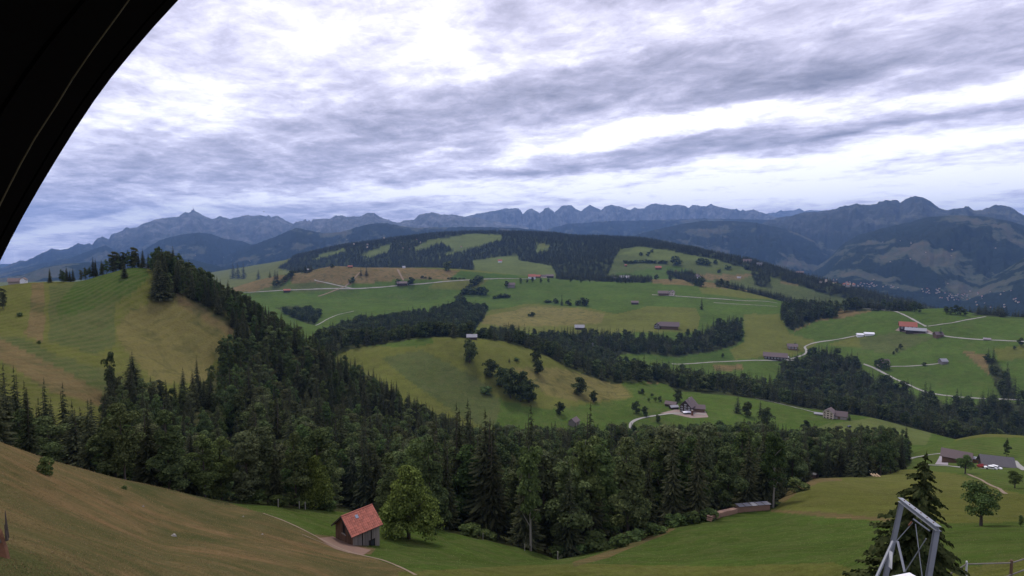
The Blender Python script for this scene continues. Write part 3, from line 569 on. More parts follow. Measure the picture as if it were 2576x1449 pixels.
mountain('hills', 'wooded valley side with pastures and scattered farms at far right', [(1990,705),(2040,680),(2082,652),(2120,615),(2157,592),(2232,571),(2295,557),(2330,546),(2407,541),(2482,545),(2545,557),(2576,568),(2700,590),(2900,600)], 8200, 3300, MF, jag=2, seed=41, cols=460, rws=70, spur=.30)
mountain('hills', 'lower wooded spur rising at the right edge beyond the valley', [(2380,770),(2450,725),(2500,695),(2540,672),(2576,650),(2640,625),(2900,580)], 5600, 1200, MF, jag=2, seed=47, cols=220, spur=.25)
mountain('hills', 'wooded foothill with brown pastures below the left summit', [(300,665),(330,643),(360,630),(400,605),(425,597),(460,590),(500,585),(530,588),(562,600),(610,607),(660,625),(720,650)], 11500, 2600, MF, jag=2, seed=53, spur=.3)
mountain('hills', 'blue wooded foothills behind the forested hill', [(560,650),(600,628),(644,613),(694,595),(744,573),(764,577),(814,587),(856,584),(919,566),(944,561),(976,562),(1010,570),(1044,573),(1100,572),(1200,571),(1300,573),(1400,584),(1500,600)], 9800, 2600, MF, jag=2, seed=59, cols=460, spur=.3)
mountain('hills', 'dark ridge at the foot of the massif on the far left', [(-300,720),(-100,700),(0,688),(100,664),(180,648),(240,625),(265,617),(290,630),(330,650),(380,668),(440,690)], 12500, 2400, MF, jag=2, seed=61, spur=.3)
mountain('hills', 'low hazy hills with pale meadows behind the hilltop trees', [(-300,730),(0,700),(60,690),(110,672),(160,664),(220,660),(300,655),(400,648),(480,652),(560,672),(640,680),(740,655),(840,625),(920,612),(1000,606),(1080,600)], 7600, 1900, MF, base=-360, jag=2, seed=67, cols=460, spur=.3)

# ------------------------------------------------------------------ trees
def spruce_mesh(name, H, Rr, levels, nb, m, seed, sprays=8, droop=.35, base=.08, size=.42, ragged=.3, pw=.8):
    """whorls of drooping boughs, each set with hanging sprays of needles"""
    r_ = np.random.default_rng(seed); Q = []
    for l in range(levels):
        t = l / (levels - 1); z = H * (base + (1 - base) * t ** .95); rad = Rr * (1 - t) ** pw * (1 - ragged / 2 + ragged * r_.random()) + .02 * Rr
        k = max(3, int(nb * (1 - .6 * t)))
        for i in range(k):
            a = 2 * math.pi * (i + r_.random() * .9) / k + l * 1.7; rl = rad * (1 - ragged + 1.6 * ragged * r_.random()); ca_, sa_ = math.cos(a), math.sin(a)
            zb = z + (r_.random() - .5) * H / levels * 1.6; n = max(2, int(sprays * (.35 + .65 * rl / Rr)))
            A = np.array([ca_, sa_, 0]); B = np.array([-sa_, ca_, 0])
            f = lambda q: A * rl * q + np.array([0, 0, zb - droop * rl * q ** 1.4 + (.12 * rl * max(0, q - .75) * 4 * .6)])
            w0 = .16 * rl + .05                                           # the bough itself: a narrow roof shaped ribbon
            for j in range(3):
                q0, q1 = j / 3, (j + 1) / 3; p0, p1 = f(q0), f(q1); wa, wb = w0 * (1 - q0 * .6), w0 * (1 - q1 * .75)
                for sg in (-1, 1): Q += [p0, p0 + B * sg * wa - [0, 0, wa * .8], p1 + B * sg * wb - [0, 0, wb * .8], p1]
            for j in range(n):
                q = (j + .6) / n; p = f(q) + B * (r_.random() - .5) * w0 * 2.6 * (1 - .6 * q) + [0, 0, .02]
                s_ = size * (.55 + .9 * r_.random()) * (.28 + .8 * (1 - t) ** .7); dn = np.array([A[0] * .45 + (r_.random() - .5) * .5, A[1] * .45 + (r_.random() - .5) * .5, -1.0]) * s_
                sd_ = (B * (r_.random() - .5) * 2 + A * (r_.random() - .5) * 1.6) * s_ * .75 + B * s_ * .2
                Q += [p - sd_ * .6, p + sd_ * .6, p + sd_ * .35 + dn, p - sd_ * .25 + dn * (.7 + .5 * r_.random())]
    Q += [np.array(v) for v in [(-.02*Rr, 0, H*.94), (.02*Rr, 0, H*.94), (.004, 0, H*1.03), (-.004, 0, H*1.03), (0, -.02*Rr, H*.94), (0, .02*Rr, H*.94), (0, .004, H*1.03), (0, -.004, H*1.03)]]
    Q = np.array(Q); return mesh_np(name, Q, np.arange(len(Q)).reshape(-1, 4), m)
def leafy_mesh(name, H, Rr, nleaf, size, m, seed, z0=.22, lobes=14, shape='egg', flat=.75):
    """crown of many leaf clumps spread over the shells of uneven lobes"""
    r_ = np.random.default_rng(seed); zc0, zc1 = H * z0, H; C = []
    for i in range(lobes):
        t = (i + .5) / lobes; z = zc0 + (zc1 - zc0) * (t * .86 + .06)
        prof = {'egg': math.sin(math.pi * min(1, (t * .9 + .12))) ** .7, 'cone': (1 - t) ** .75 * .95 + .12, 'round': math.sin(math.pi * (t * .84 + .1)) ** .5, 'tall': .6 + .35 * math.sin(math.pi * t)}[shape]
        for q in range(3 if prof > .45 else 2):
            a = r_.random() * 6.283; off = Rr * prof * (.25 + .55 * r_.random()); s = Rr * (.18 + .30 * r_.random() ** 1.3) * (.55 + .5 * prof)
            C.append((off * math.cos(a), off * math.sin(a), z + (r_.random() - .5) * H * .06, s))
    C = np.array(C); w = C[:, 3] ** 2; idx = r_.choice(len(C), nleaf, p=w / w.sum())
    d = r_.normal(size=(nleaf, 3)); d /= np.linalg.norm(d, axis=1)[:, None]; d[:, 2] = np.where(d[:, 2] < -.35, -d[:, 2], d[:, 2])
    rad = C[idx, 3] * (.78 + .32 * r_.random(nleaf) ** .6)
    P = C[idx, :3] + d * rad[:, None] * np.array([1, 1, flat])
    nrm = d + r_.normal(size=(nleaf, 3)) * .55 + np.array([0, 0, .35]); nrm /= np.linalg.norm(nrm, axis=1)[:, None]
    up = np.cross(nrm, r_.normal(size=(nleaf, 3))); up /= np.linalg.norm(up, axis=1)[:, None]; sd_ = np.cross(nrm, up)
    s = (size * (.5 + r_.random(nleaf)))[:, None]
    k = nrm * s * .25
    V = np.stack([P - up * s, P + sd_ * s * .8 - k, P + up * s * (.7 + .5 * r_.random(nleaf)[:, None]), P - sd_ * s * .8 - k], 1).reshape(-1, 3)
    return mesh_np(name, V, np.arange(nleaf * 4).reshape(-1, 4), m)
def trunk_mesh(name, H, r0, m, limbs=0, seed=0, Rr=3, lean=.02):
    r_ = random.Random(seed); b = MB()
    b.tube([(0, 0, -1.5), (0, 0, .2), (lean * H * .3, 0, H * .3), (lean * H, .01 * H, H * .62), (lean * H, .02 * H, H * .93)], [r0 * 1.25, r0 * 1.1, r0 * .8, r0 * .5, r0 * .1], 7)
    for i in range(limbs):
        z = H * (.22 + .5 * i / limbs); a = i * 2.4 + r_.random(); l = Rr * (.55 + .3 * r_.random())
        b.tube([(0, 0, z), (l * .5 * math.cos(a), l * .5 * math.sin(a), z + l * .45), (l * math.cos(a), l * math.sin(a), z + l * .9)], [r0 * .42, r0 * .26, r0 * .06], 5)
    return b.mesh(name, m)
KIND = {}   # kind -> list of (crown mesh, trunk mesh), modelled at height 1 unit = 1 m for height 24 or so
KIND['spruce'] = [(spruce_mesh('crown', 24, 3.5 + .5 * (i % 2), 36, 12, NEEDLE, 100 + i, 9, .38, .1, .40), trunk_mesh('trunk', 24, .3, BARK, 0, i), 24) for i in range(3)]
KIND['beech'] = [(leafy_mesh('crown', 24, (4.6, 5.6, 4.2, 5.2, 4.8)[i], 5200, .30, (LEAF_G, LEAF, LEAF_O, LEAF, LEAF)[i], 200 + i, (.05, .08, .04, .07, .05)[i], (13, 10, 16, 9, 12)[i], ('egg', 'round', 'tall', 'egg', 'cone')[i]), trunk_mesh('trunk', 24, .28, BARK, 6, i, 4.5), 24) for i in range(5)]
KIND['maple'] = [(leafy_mesh('crown', 24, 4.8, 5200, .30, LEAF_G if i else LEAF, 230 + i, .27, 12, 'tall'), trunk_mesh('trunk', 24, .34, BARK_P, 8, i, 4.2), 24) for i in range(2)]
KIND['roundtree'] = [(leafy_mesh('crown', 12, 4.3, 2600, .34, LEAF_M, 450 + i, .05, 12, ('egg', 'round')[i]), trunk_mesh('trunk', 12, .3, BARK, 4, i, 3), 12) for i in range(2)]
KIND['lime'] = [(leafy_mesh('crown', 13, 5.6, 11000, .19, LEAF_LIME, 301, .06, 20, 'cone'), trunk_mesh('trunk', 13, .3, BARK, 8, 5, 4), 13)]
KIND['apple'] = [(leafy_mesh('crown', 8, 3.4, 4200, .16, LEAF_G, 305, .28, 12, 'round'), trunk_mesh('trunk', 8, .28, BARK, 7, 9, 3.2), 8)]
KIND['midtree'] = [(leafy_mesh('crown', 12, 4.4, 900, .5, LEAF_M, 400 + i, .08, 9, 'round' if i != 1 else 'tall'), trunk_mesh('trunk', 12, .3, BARK, 0, i), 12) for i in range(3)]
KIND['midspruce'] = [(spruce_mesh('crown', 24, 3.9, 18, 8, NEEDLE, 500 + i, 3, .35, .06, .9), trunk_mesh('trunk', 24, .3, BARK, 0, i), 24) for i in range(2)]
KIND['bush'] = [(leafy_mesh('foliage', 3, 1.9, 700, .22, LEAF_G, 600 + i, .0, 6, 'round', .9), trunk_mesh('stem', 3, .08, BARK, 3, i, 1), 3) for i in range(2)]
KIND['farbush'] = [(leafy_mesh('foliage', 5, 3.2, 160, .7, LEAF_M, 620 + i, .0, 5, 'round', .9), trunk_mesh('stem', 5, .12, BARK, 0, i, 1), 5) for i in range(2)]
KIND['bigspruce'] = [(spruce_mesh('crown', 14, 3.0, 36, 15, NEEDLE_N, 700, 52, .55, .02, .36, .42, .62), trunk_mesh('trunk', 14, .22, BARK, 0, 3), 14)]
CAT = dict(maple='broadleaf tree', roundtree='broadleaf tree', spruce='spruce tree', beech='broadleaf tree', lime='lime tree', apple='fruit tree', midtree='broadleaf tree', midspruce='spruce tree', bush='bush', farbush='bush', bigspruce='spruce tree')
NM = dict(maple='broadleaf_tree', roundtree='round_tree', spruce='spruce_tree', beech='broadleaf_tree', lime='lime_tree', apple='fruit_tree', midtree='broadleaf_tree', midspruce='spruce_tree', bush='bush', farbush='bush', bigspruce='spruce_tree')
def tree(kind, x, y, z, H, label, group=None, var=None, rz=None, wide=1.0, sink=.3, tilt=0):
    L_ = KIND[kind]; cm, tm, h0 = L_[(var if var is not None else random.randrange(len(L_))) % len(L_)]
    e = empty(NM[kind], (x, y, z - sink), rz if rz is not None else random.random() * 6.28, label, CAT[kind], group)
    s = H / h0; e.scale = (s * wide, s * wide, s)
    if tilt: e.rotation_euler = (0, tilt, e.rotation_euler[2])
    bushy = kind in ('bush', 'farbush')
    c = link('foliage' if bushy else 'crown', cm, e); t = link('stem' if bushy else 'trunk', tm, e)
    return e, c, t
def tree_at(kind, px, py, hpx, label, group=None, dmin=12, dmax=9000, **k):
    x, y, z = at(px, py, dmin, dmax); D = math.hypot(x, y)
    r_ = ray(px, py); depth = D / math.hypot(r_[0], r_[1]) * 1.0
    return tree(kind, x, y, z, hpx * depth / F, label, group, **k)

# points in a wood: plan-uniform with jitter, kept when the foot of the trunk lies inside the outline
def wood_points(poly, dmin, dmax, spacing, clear=(), seed=0):
    r_ = np.random.default_rng(seed)
    px = [p[0] for p in poly]; a0 = math.atan((min(px) - CX) / F) - .02; a1 = math.atan((max(px) - CX) / F) + .02
    area = .5 * (a1 - a0) * (dmax ** 2 - dmin ** 2); n = int(area / spacing ** 2)
    a = a0 + (a1 - a0) * r_.random(n); D = np.sqrt(dmin ** 2 + (dmax ** 2 - dmin ** 2) * r_.random(n))
    x, y = np.sin(a) * D, np.cos(a) * D
    key = (np.floor(x / (spacing * .8)).astype(int) * 100003 + np.floor(y / (spacing * .8)).astype(int))   # thin out crowded cells
    _, i = np.unique(key, return_index=True); x, y = x[i], y[i]
    z = height(x, y); u, v = proj(x, y, z); m = inpoly(u, v, poly)
    for q in clear: m &= ~inpoly(u, v, q)
    return np.stack([x[m], y[m], z[m]], 1)
near = np.vstack([wood_points(W_FLANK, 95, 540, 5.6, seed=1), wood_points(W_NEAR, 97, 465, 5.8, seed=2), wood_points(W_LEFT, 92, 230, 6.0, seed=3)])
# keep land free between spruces: thin duplicates
key = np.floor(near[:, 0] / 4.5).astype(int) * 100003 + np.floor(near[:, 1] / 4.5).astype(int)
_, i = np.unique(key, return_index=True); near = near[i]
nD = np.hypot(near[:, 0], near[:, 1]); U, Vv = proj(near[:, 0], near[:, 1], near[:, 2])
order = np.argsort(nD); near, nD, U, Vv = near[order], nD[order], U[order], Vv[order]
pz = fbm(near[:, 0] / 45, near[:, 1] / 45, 2, 77)
stuff = {'spruce': [], 'beech': []}; cnt = {'spruce': 0, 'beech': 0}
protoc = {}
EDGE = [(-300, 70), (120, 78), (480, 88), (880, 104), (1100, 102), (1400, 98), (1520, 105), (1700, 122), (1940, 150), (2050, 205), (2290, 240)]
def zone(u, v, D):
    """where in the near woods a tree stands, in words"""
    front = D < np.interp(u, [e_[0] for e_ in EDGE], [e_[1] for e_ in EDGE]) + 22
    if u < 560 and D < 240:
        w = 'left of the slope bush' if u < 120 else 'right of the slope bush' if u < 330 else 'beyond the brown slope end'
    elif D > 330 and u < 1250: w = 'on the upper hill flank' if u < 620 else 'on the long hill shoulder'
    elif D > 215 and u < 1250: w = 'between hill and shed'
    elif u < 700: w = 'left of the shed meadow'
    elif u < 880: w = 'behind the shed meadow'
    elif u < 1110: w = 'behind the lime tree'
    elif u < 1330: w = 'right of the lime tree'
    elif u < 1560: w = 'at the central wood tip'
    elif u < 1780: w = 'below the timber farmhouse'
    elif u < 1990: w = 'behind the covered firewood stack'
    else: w = 'left of the right meadow'
    f_ = 'in the front row ' if front else 'deeper in the wood '
    return f_ + w, 'wood trees ' + f_ + w
for k in range(len(near)):
    x, y, z = near[k]; D = nD[k]; u = U[k]
    p_sp = .40 + 1.1 * pz[k] + (.12 if D > 300 and 620 < u < 1250 else 0) - (.22 if D > 300 and u <= 620 else 0) + (.10 if u < 300 else 0)
    kd = 'spruce' if random.random() < p_sp else 'beech'
    H = random.uniform(19, 25) if kd == 'beech' else random.uniform(19, 29)
    if u < 580 and 235 <= D < 350: H *= .58
    if u < 640 and D < 235: H *= .66
    elif u < 1000 and D < 190: H *= .80
    if u > 1250: H = random.uniform(17, 26.5) * (1.0 if u < 1950 else .84)
    if 1250 > u and D > 300: H = H * .78
    if Vv[k] > 0 and D < 112: H *= .85
    if cnt[kd] < (185 if kd == 'beech' else 235):
        zn, gr = zone(u, Vv[k], D); cnt[kd] += 1
        adj = 'dark pointed spruce' if kd == 'spruce' else 'grey green broadleaf tree'
        e, c, t = tree(kd, x, y, z, H, adj + ' ' + zn, gr + (' (spruces)' if kd == 'spruce' else ' (broadleaves)'), var=k % len(KIND[kd]), wide=random.uniform(.9, 1.3))
        protoc.setdefault((kd, k % len(KIND[kd])), (c, t))
    else: stuff[kd].append((x, y, z - .3, H, k % len(KIND[kd]), random.uniform(.85, 1.15)))

# one object for the trees past the 300 largest: its points carry copies of the very trees that stand in front
def scatter(name, label, recs, refs, h0):
    """recs: (x, y, z, H, variant, wide); refs: variant -> objects whose mesh is repeated"""
    me = bpy.data.meshes.new(name); P = np.array([r_[:3] for r_ in recs], np.float32)
    me.vertices.add(len(P)); me.vertices.foreach_set('co', P.ravel())
    a1 = me.attributes.new('tree_scale', 'FLOAT_VECTOR', 'POINT'); a1.data.foreach_set('vector', np.array([(r_[3] / h0 * r_[5], r_[3] / h0 * r_[5], r_[3] / h0) for r_ in recs], np.float32).ravel())
    a2 = me.attributes.new('turn', 'FLOAT_VECTOR', 'POINT'); a2.data.foreach_set('vector', np.array([(0, 0, random.random() * 6.28) for _ in recs], np.float32).ravel())
    a3 = me.attributes.new('variant', 'INT', 'POINT'); a3.data.foreach_set('value', np.array([r_[4] for r_ in recs], np.int32))
    o = link(name, me); g = bpy.data.node_groups.new(name, 'GeometryNodeTree')
    g.interface.new_socket('Geometry', in_out='INPUT', socket_type='NodeSocketGeometry'); g.interface.new_socket('Geometry', in_out='OUTPUT', socket_type='NodeSocketGeometry')
    gi = g.nodes.new('NodeGroupInput'); go = g.nodes.new('NodeGroupOutput'); jn = g.nodes.new('GeometryNodeJoinGeometry')
    def attr(nm, ty):
        q = g.nodes.new('GeometryNodeInputNamedAttribute'); q.data_type = ty; q.inputs[0].default_value = nm; return q.outputs[0]
    for v, objs in refs.items():
        cmp_ = g.nodes.new('FunctionNodeCompare'); cmp_.data_type = 'INT'; cmp_.operation = 'EQUAL'
        g.links.new(attr('variant', 'INT'), cmp_.inputs[2]); cmp_.inputs[3].default_value = v
        for ob in objs:
            oi = g.nodes.new('GeometryNodeObjectInfo'); oi.inputs['Object'].default_value = ob; oi.inputs['As Instance'].default_value = True
            ip = g.nodes.new('GeometryNodeInstanceOnPoints')
            g.links.new(gi.outputs[0], ip.inputs['Points']); g.links.new(cmp_.outputs[0], ip.inputs['Selection']); g.links.new(oi.outputs['Geometry'], ip.inputs['Instance'])
            e2r = g.nodes.new('FunctionNodeEulerToRotation'); g.links.new(attr('turn', 'FLOAT_VECTOR'), e2r.inputs[0]); g.links.new(e2r.outputs[0], ip.inputs['Rotation'])
            g.links.new(attr('tree_scale', 'FLOAT_VECTOR'), ip.inputs['Scale']); g.links.new(ip.outputs[0], jn.inputs[0])
    g.links.new(jn.outputs[0], go.inputs[0])
    md = o.modifiers.new('trees', 'NODES'); md.node_group = g
    return tag(o, label, kind='stuff')
for kd, lab in (('spruce', 'farther dark spruces of the near woods standing behind the front rows'), ('beech', 'farther broadleaf trees of the near woods standing behind the front rows')):
    if stuff[kd]: scatter('forest', lab, stuff[kd], {v: protoc[(kd, v)] for v in range(len(KIND[kd])) if (kd, v) in protoc}, 24)

# ---- single trees, bushes and small clumps
T = [  # kind, x, y of foot, height (photo units), nearest distance, label, options
 ('lime', 1028, 1356, 200, 60, 'full round lime tree with yellow green leaves beside the red roofed shed', dict(wide=1.0, rz=.4)),
 ('lime', 798, 1280, 148, 90, 'pale green maple at the wood edge left of the red roofed shed', dict(wide=.8, rz=2.0)),
 ('apple', 2468, 1323, 112, 60, 'leafy fruit tree standing alone on the right meadow', dict(rz=2.2, wide=.95)),
 ('apple', 2428, 1192, 48, 200, 'small round tree in front of the brown barn', dict(wide=.95)),
 ('apple', 2553, 1228, 44, 150, 'small round tree at the right edge below the barns', dict(wide=.9)),
 ('beech', 2532, 1150, 52, 350, 'narrow dark tree behind the low grey barn', dict(wide=.75)),
 ('apple', 2568, 1325, 34, 60, 'thin sapling at the right edge of the meadow', dict(wide=.45)),
 ('bush', 120, 1196, 50, 50, 'dark bush on the skyline of the brown slope', dict(wide=.75)),
 ('bush', 311, 1230, 14, 50, 'tiny dark bush on the brown slope', dict()),
 ('beech', 268, 1192, 60, 90, 'light green young tree just behind the crest of the brown slope', dict(wide=1.3, var=0)),
 ('spruce', 22, 1180, 268, 100, 'tall spruce at the left edge rising above the broadleaf wood', dict()),
 ('spruce', 48, 1180, 262, 110, 'second tall spruce from the left edge, narrower', dict(wide=.8)),
 ('spruce', 72, 1180, 225, 120, 'third spruce from the left edge, shorter', dict(wide=.8)),
 ('spruce', 122, 1180, 232, 130, 'spruce standing alone before the brown gully at left', dict(wide=.75)),
 ('spruce', 168, 1180, 220, 130, 'broad spruce right of the lone one at left', dict()),
 ('beech', 278, 1000, 122, 200, 'tall thin tree with a bare gap in its crown on the grassy hill', dict(wide=.6, var=1)),
 ('spruce', 336, 985, 102, 200, 'broad dark spruce on the lower slope of the grassy hill', dict(wide=1.7)),
 ('spruce', 284, 1005, 95, 200, 'dark spruce under the tall thin tree', dict(wide=1.1)),
 ('spruce', 463, 1030, 106, 200, 'spruce at the upper edge of the wood below the mown slope', dict(wide=1.1)),
 ('spruce', 497, 1000, 106, 200, 'slim spruce at the upper edge of the wood below the mown slope', dict(wide=.8)),
 ('spruce', 405, 1030, 74, 200, 'small spruce at the upper edge of the wood', dict()),
 ('spruce', 313, 700, 45, 300, 'single spruce on the crest of the grassy hill', dict(wide=1.5)),
 ('spruce', 402, 757, 118, 300, 'big dark spruce standing forward on the crest of the hill', dict(wide=1.25)),
 ('spruce', 418, 752, 104, 300, 'dark spruce right of the forward one on the crest of the hill', dict(wide=1.25)),
 ('beech', 8, 778, 58, 150, 'round dark tree cut by the left edge of the picture', dict(wide=1.1, var=2)),
 ('bush', 48, 797, 10, 150, 'low bush on the left flank of the hill', dict(wide=1.5)),
 ('bush', 98, 866, 9, 150, 'dark bush pair on the left slope', dict()),
 ('spruce', 1335, 1330, 318, 120, 'very tall spruce standing out of the wood, left of the grey field hut', dict(wide=.85)),
 ('spruce', 1483, 1330, 322, 120, 'very tall spruce standing out of the wood, right of the grey field hut', dict(wide=.85)),
 ('spruce', 1150, 1290, 280, 120, 'tall brownish spruce on the right shoulder of the wood', dict(wide=1.1)),
 ('spruce', 1178, 1280, 278, 130, 'tall brownish spruce, rightmost on the shoulder of the wood', dict(wide=1.1)),
 ('spruce', 1690, 1320, 260, 120, 'tall spruce in the wood below the farm yard', dict(wide=.8)),
 ('spruce', 1752, 1310, 240, 120, 'brown spruce in the wood right below the farm', dict(wide=.9)),
 ('bush', 1500, 1387, 46, 90, 'leafy bush at the tip of the wood in the central meadow', dict(wide=1.7)),
 ('bush', 1440, 1398, 48, 90, 'leafy bush left of the tip of the wood', dict(wide=1.5)),
 ('bush', 1400, 1405, 34, 90, 'low leafy bush at the lowest corner of the wood', dict(wide=1.4)),
 ('maple', 1473, 1384, 310, 90, 'tall maple with a clean pale trunk at the tip of the wood', dict(wide=.75, var=3)),
 ('maple', 1335, 1386, 292, 90, 'tall tree with a pale trunk at the left end of the wood tip', dict(wide=.7, var=1)),
 ('maple', 1945, 1278, 210, 120, 'tall tree with a pale trunk beside the covered wood stack', dict(wide=.75, var=1)),
 ('roundtree', 1182, 914, 66, 450, 'tall oval tree on the round meadow below the field barn', dict(wide=.95, var=2)),
 ('roundtree', 1348, 912, 42, 450, 'round tree on the crest of the spur, upper of two', dict()),
 ('roundtree', 1353, 942, 38, 450, 'round tree on the spur, lower of two', dict()),
 ('roundtree', 1234, 950, 50, 450, 'dark round tree at the left of the copse on the spur', dict(wide=1.2, var=2)),
 ('roundtree', 1262, 975, 52, 450, 'dark tree in the copse on the spur, second from the left', dict(wide=1.1)),
 ('roundtree', 1284, 1003, 82, 450, 'tallest tree of the copse on the spur', dict(wide=.9)),
 ('roundtree', 1310, 1012, 78, 450, 'dark tree of the copse on the spur, with bare lower trunk', dict(wide=.9)),
 ('roundtree', 1331, 1014, 62, 450, 'rightmost tree of the copse on the spur', dict(wide=1.1)),
 ('roundtree', 1455, 994, 46, 450, 'dark round tree alone on the tan slope', dict(wide=1.25, var=1)),
 ('roundtree', 1493, 1012, 32, 450, 'smaller round tree right of the dark round one', dict()),
 ('roundtree', 1409, 1043, 36, 450, 'round tree above the grey field hut', dict()),
 ('bush', 1223, 990, 18, 450, 'low bush at the field corner left of the copse', dict(wide=1.6)),
 ('spruce', 1281, 913, 13, 450, 'tiny spruce on the spur', dict(wide=1.3)),
 ('bush', 1300, 908, 8, 450, 'low bush beside the tiny spruce', dict(wide=1.8)),
 ('roundtree', 1600, 1040, 34, 450, 'bushy tree left of the farm', dict()),
 ('roundtree', 1622, 1046, 26, 450, 'bushy tree nearer the farm drive', dict()),
 ('roundtree', 1655, 1062, 20, 450, 'tree beside the bend of the farm drive', dict()),
 ('roundtree', 1705, 1012, 34, 480, 'tree behind the farmhouse of the white windows', dict()),
 ('farbush', 1613, 992, 14, 480, 'small bush in the meadow above the farm', dict()),
 ('roundtree', 1660, 1010, 16, 480, 'low tree behind the farm shed', dict()),
 ('midspruce', 1855, 1040, 46, 480, 'dark spruce of the group right of the farm', dict(wide=1.7)),
 ('roundtree', 1880, 1048, 42, 480, 'broad dark tree of the group right of the farm', dict()),
 ('midspruce', 1912, 1050, 44, 480, 'right spruce of the group right of the farm', dict(wide=1.6)),
 ('roundtree', 1930, 1072, 48, 470, 'large dark tree at the meadow corner right of the farm', dict()),
 ('midspruce', 2136, 1058, 26, 500, 'dark tree at the right gable of the yellow farmhouse', dict(wide=1.4)),
 ('roundtree', 2025, 1090, 34, 470, 'round tree left of the yellow farmhouse above the wood', dict()),
 ('midspruce', 1765, 779, 30, 900, 'single spruce in the green field beside the long lane', dict(wide=1.3)),
 ('midspruce', 1413, 768, 28, 900, 'pointed tree of the hedge in the upper fields', dict(wide=1.2)),
 ('farbush', 1432, 768, 14, 900, 'bush right of the pointed tree', dict()), ('farbush', 1398, 764, 12, 900, 'bush left of the pointed tree', dict()),
 ('farbush', 1455, 768, 13, 900, 'bush third from the pointed tree', dict(wide=1.3)), ('farbush', 1470, 769, 19, 900, 'larger round bush at the right end of the hedge', dict(wide=1.1)),
 ('farbush', 1378, 762, 7, 900, 'low end of the hedge in the upper fields', dict(wide=2.5)), ('farbush', 1336, 796, 11, 900, 'dark bush alone in the tan field', dict(wide=1.5)),
 ('midspruce', 908, 693, 20, 900, 'left spruce of the pair on the brown ridge', dict(wide=1.6)), ('midspruce', 922, 693, 22, 900, 'right spruce of the pair on the brown ridge', dict(wide=1.8)),
 ('farbush', 1126, 680, 22, 900, 'round tree on the skyline of the green ridge', dict(wide=.9)), ('farbush', 835, 674, 8, 900, 'small round tree on top of the brown ridge', dict()),
 ('midspruce', 587, 700, 42, 900, 'spruce of the dark group on the left ridge, leftmost', dict(wide=1.4)), ('midspruce', 599, 700, 40, 900, 'spruce of the dark group on the left ridge, second', dict(wide=1.4)),
 ('midspruce', 613, 701, 44, 900, 'spruce of the dark group on the left ridge, third', dict(wide=1.4)), ('midspruce', 650, 702, 28, 900, 'small spruce on the left slope, left of two pairs', dict(wide=1.5)),
 ('midspruce', 679, 699, 20, 900, 'small single spruce on the left slope', dict(wide=1.5)), ('midspruce', 692, 702, 24, 900, 'left spruce of the close pair on the left slope', dict(wide=1.5)), ('midspruce', 698, 702, 22, 900, 'right spruce of the close pair on the left slope', dict(wide=1.5)),
 ('midtree', 1165, 780, 34, 900, 'broad tree at the top end of the ravine wood', dict()), ('farbush', 1001, 715, 12, 900, 'round tree left of the farm on the ridge', dict()), ('farbush', 1034, 717, 17, 900, 'round tree right of the farm on the ridge', dict()),
 ('farbush', 885, 712, 14, 900, 'bush at the crossing of the field tracks', dict()), ('midtree', 735, 700, 20, 900, 'tree at the top of the hedge on the left slope', dict()),
 ('farbush', 1277, 722, 14, 900, 'round tree beside the small grey barn', dict()), ('midtree', 1765, 722, 24, 900, 'dark round tree on the brown hillock', dict(wide=1.2)),
 ('midtree', 1752, 718, 18, 900, 'tree left of the dark round one on the hillock', dict()), ('midtree', 1815, 718, 18, 900, 'dark tree on the crest right of the hillock', dict()), ('midtree', 1830, 719, 14, 900, 'lower dark tree on the crest right of the hillock', dict()),
 ('midtree', 1651, 704, 14, 900, 'dark tree by the upper hamlet, left', dict(wide=1.4)), ('midtree', 1687, 708, 17, 900, 'dark tree by the upper hamlet, right', dict(wide=1.1)), ('midtree', 1624, 708, 10, 900, 'small tree left of the upper hamlet', dict()),
 ('farbush', 1700, 668, 22, 2200, 'tall dark tree on the far meadow hill above the red farm', dict()), ('farbush', 1612, 643, 8, 2200, 'small tree high on the far meadow hill, left', dict()), ('farbush', 1631, 644, 10, 2200, 'small tree high on the far meadow hill, right', dict()), ('farbush', 1641, 635, 8, 2200, 'small tree nearest the top of the far meadow hill', dict()),
 ('farbush', 1762, 665, 15, 2200, 'left of the dark tree pair on the far meadow hill', dict(wide=1.2)), ('farbush', 1776, 668, 15, 2200, 'right of the dark tree pair on the far meadow hill', dict(wide=1.2)), ('farbush', 1800, 664, 10, 2200, 'single dark tree right of the pair on the far meadow hill', dict()),
 ('farbush', 1829, 678, 10, 2200, 'round bush low on the far meadow hill', dict(wide=1.5)), ('farbush', 1809, 686, 9, 2200, 'small round bush above the far brown field', dict()), ('farbush', 1879, 679, 10, 2200, 'round bush near the edge of the far copse', dict()),
 ('midtree', 2300, 832, 5, 900, 'low shrub beside the red roofed farm', dict()), ('midspruce', 2366, 848, 26, 900, 'narrow dark tree beside the small house right of the red roofed farm', dict(wide=1.5)),
 ('midtree', 2217, 928, 28, 900, 'dark tree hiding the small house by the road', dict()), ('midtree', 2230, 932, 26, 900, 'dark tree right beside the hidden house', dict()), ('midtree', 2205, 926, 22, 900, 'tree left beside the hidden house', dict()),
 ('farbush', 2325, 921, 8, 900, 'round bush on the farm track to the field hut', dict()), ('midtree', 2265, 878, 14, 900, 'upper tree of the slanting hedge', dict()), ('midtree', 2256, 886, 12, 900, 'middle tree of the slanting hedge', dict()), ('midtree', 2248, 893, 10, 900, 'lower tree of the slanting hedge', dict()),
 ('midtree', 2568, 872, 22, 900, 'tree at the right edge beside the lane', dict()), ('midtree', 2552, 880, 10, 900, 'shrub at the right edge under the lane', dict()),
 ('midtree', 2000, 872, 10, 900, 'small tree beside the wooden farmhouse at the bend', dict()), ('midtree', 1818, 900, 12, 900, 'small tree at the field edge by the long lane', dict()),
]
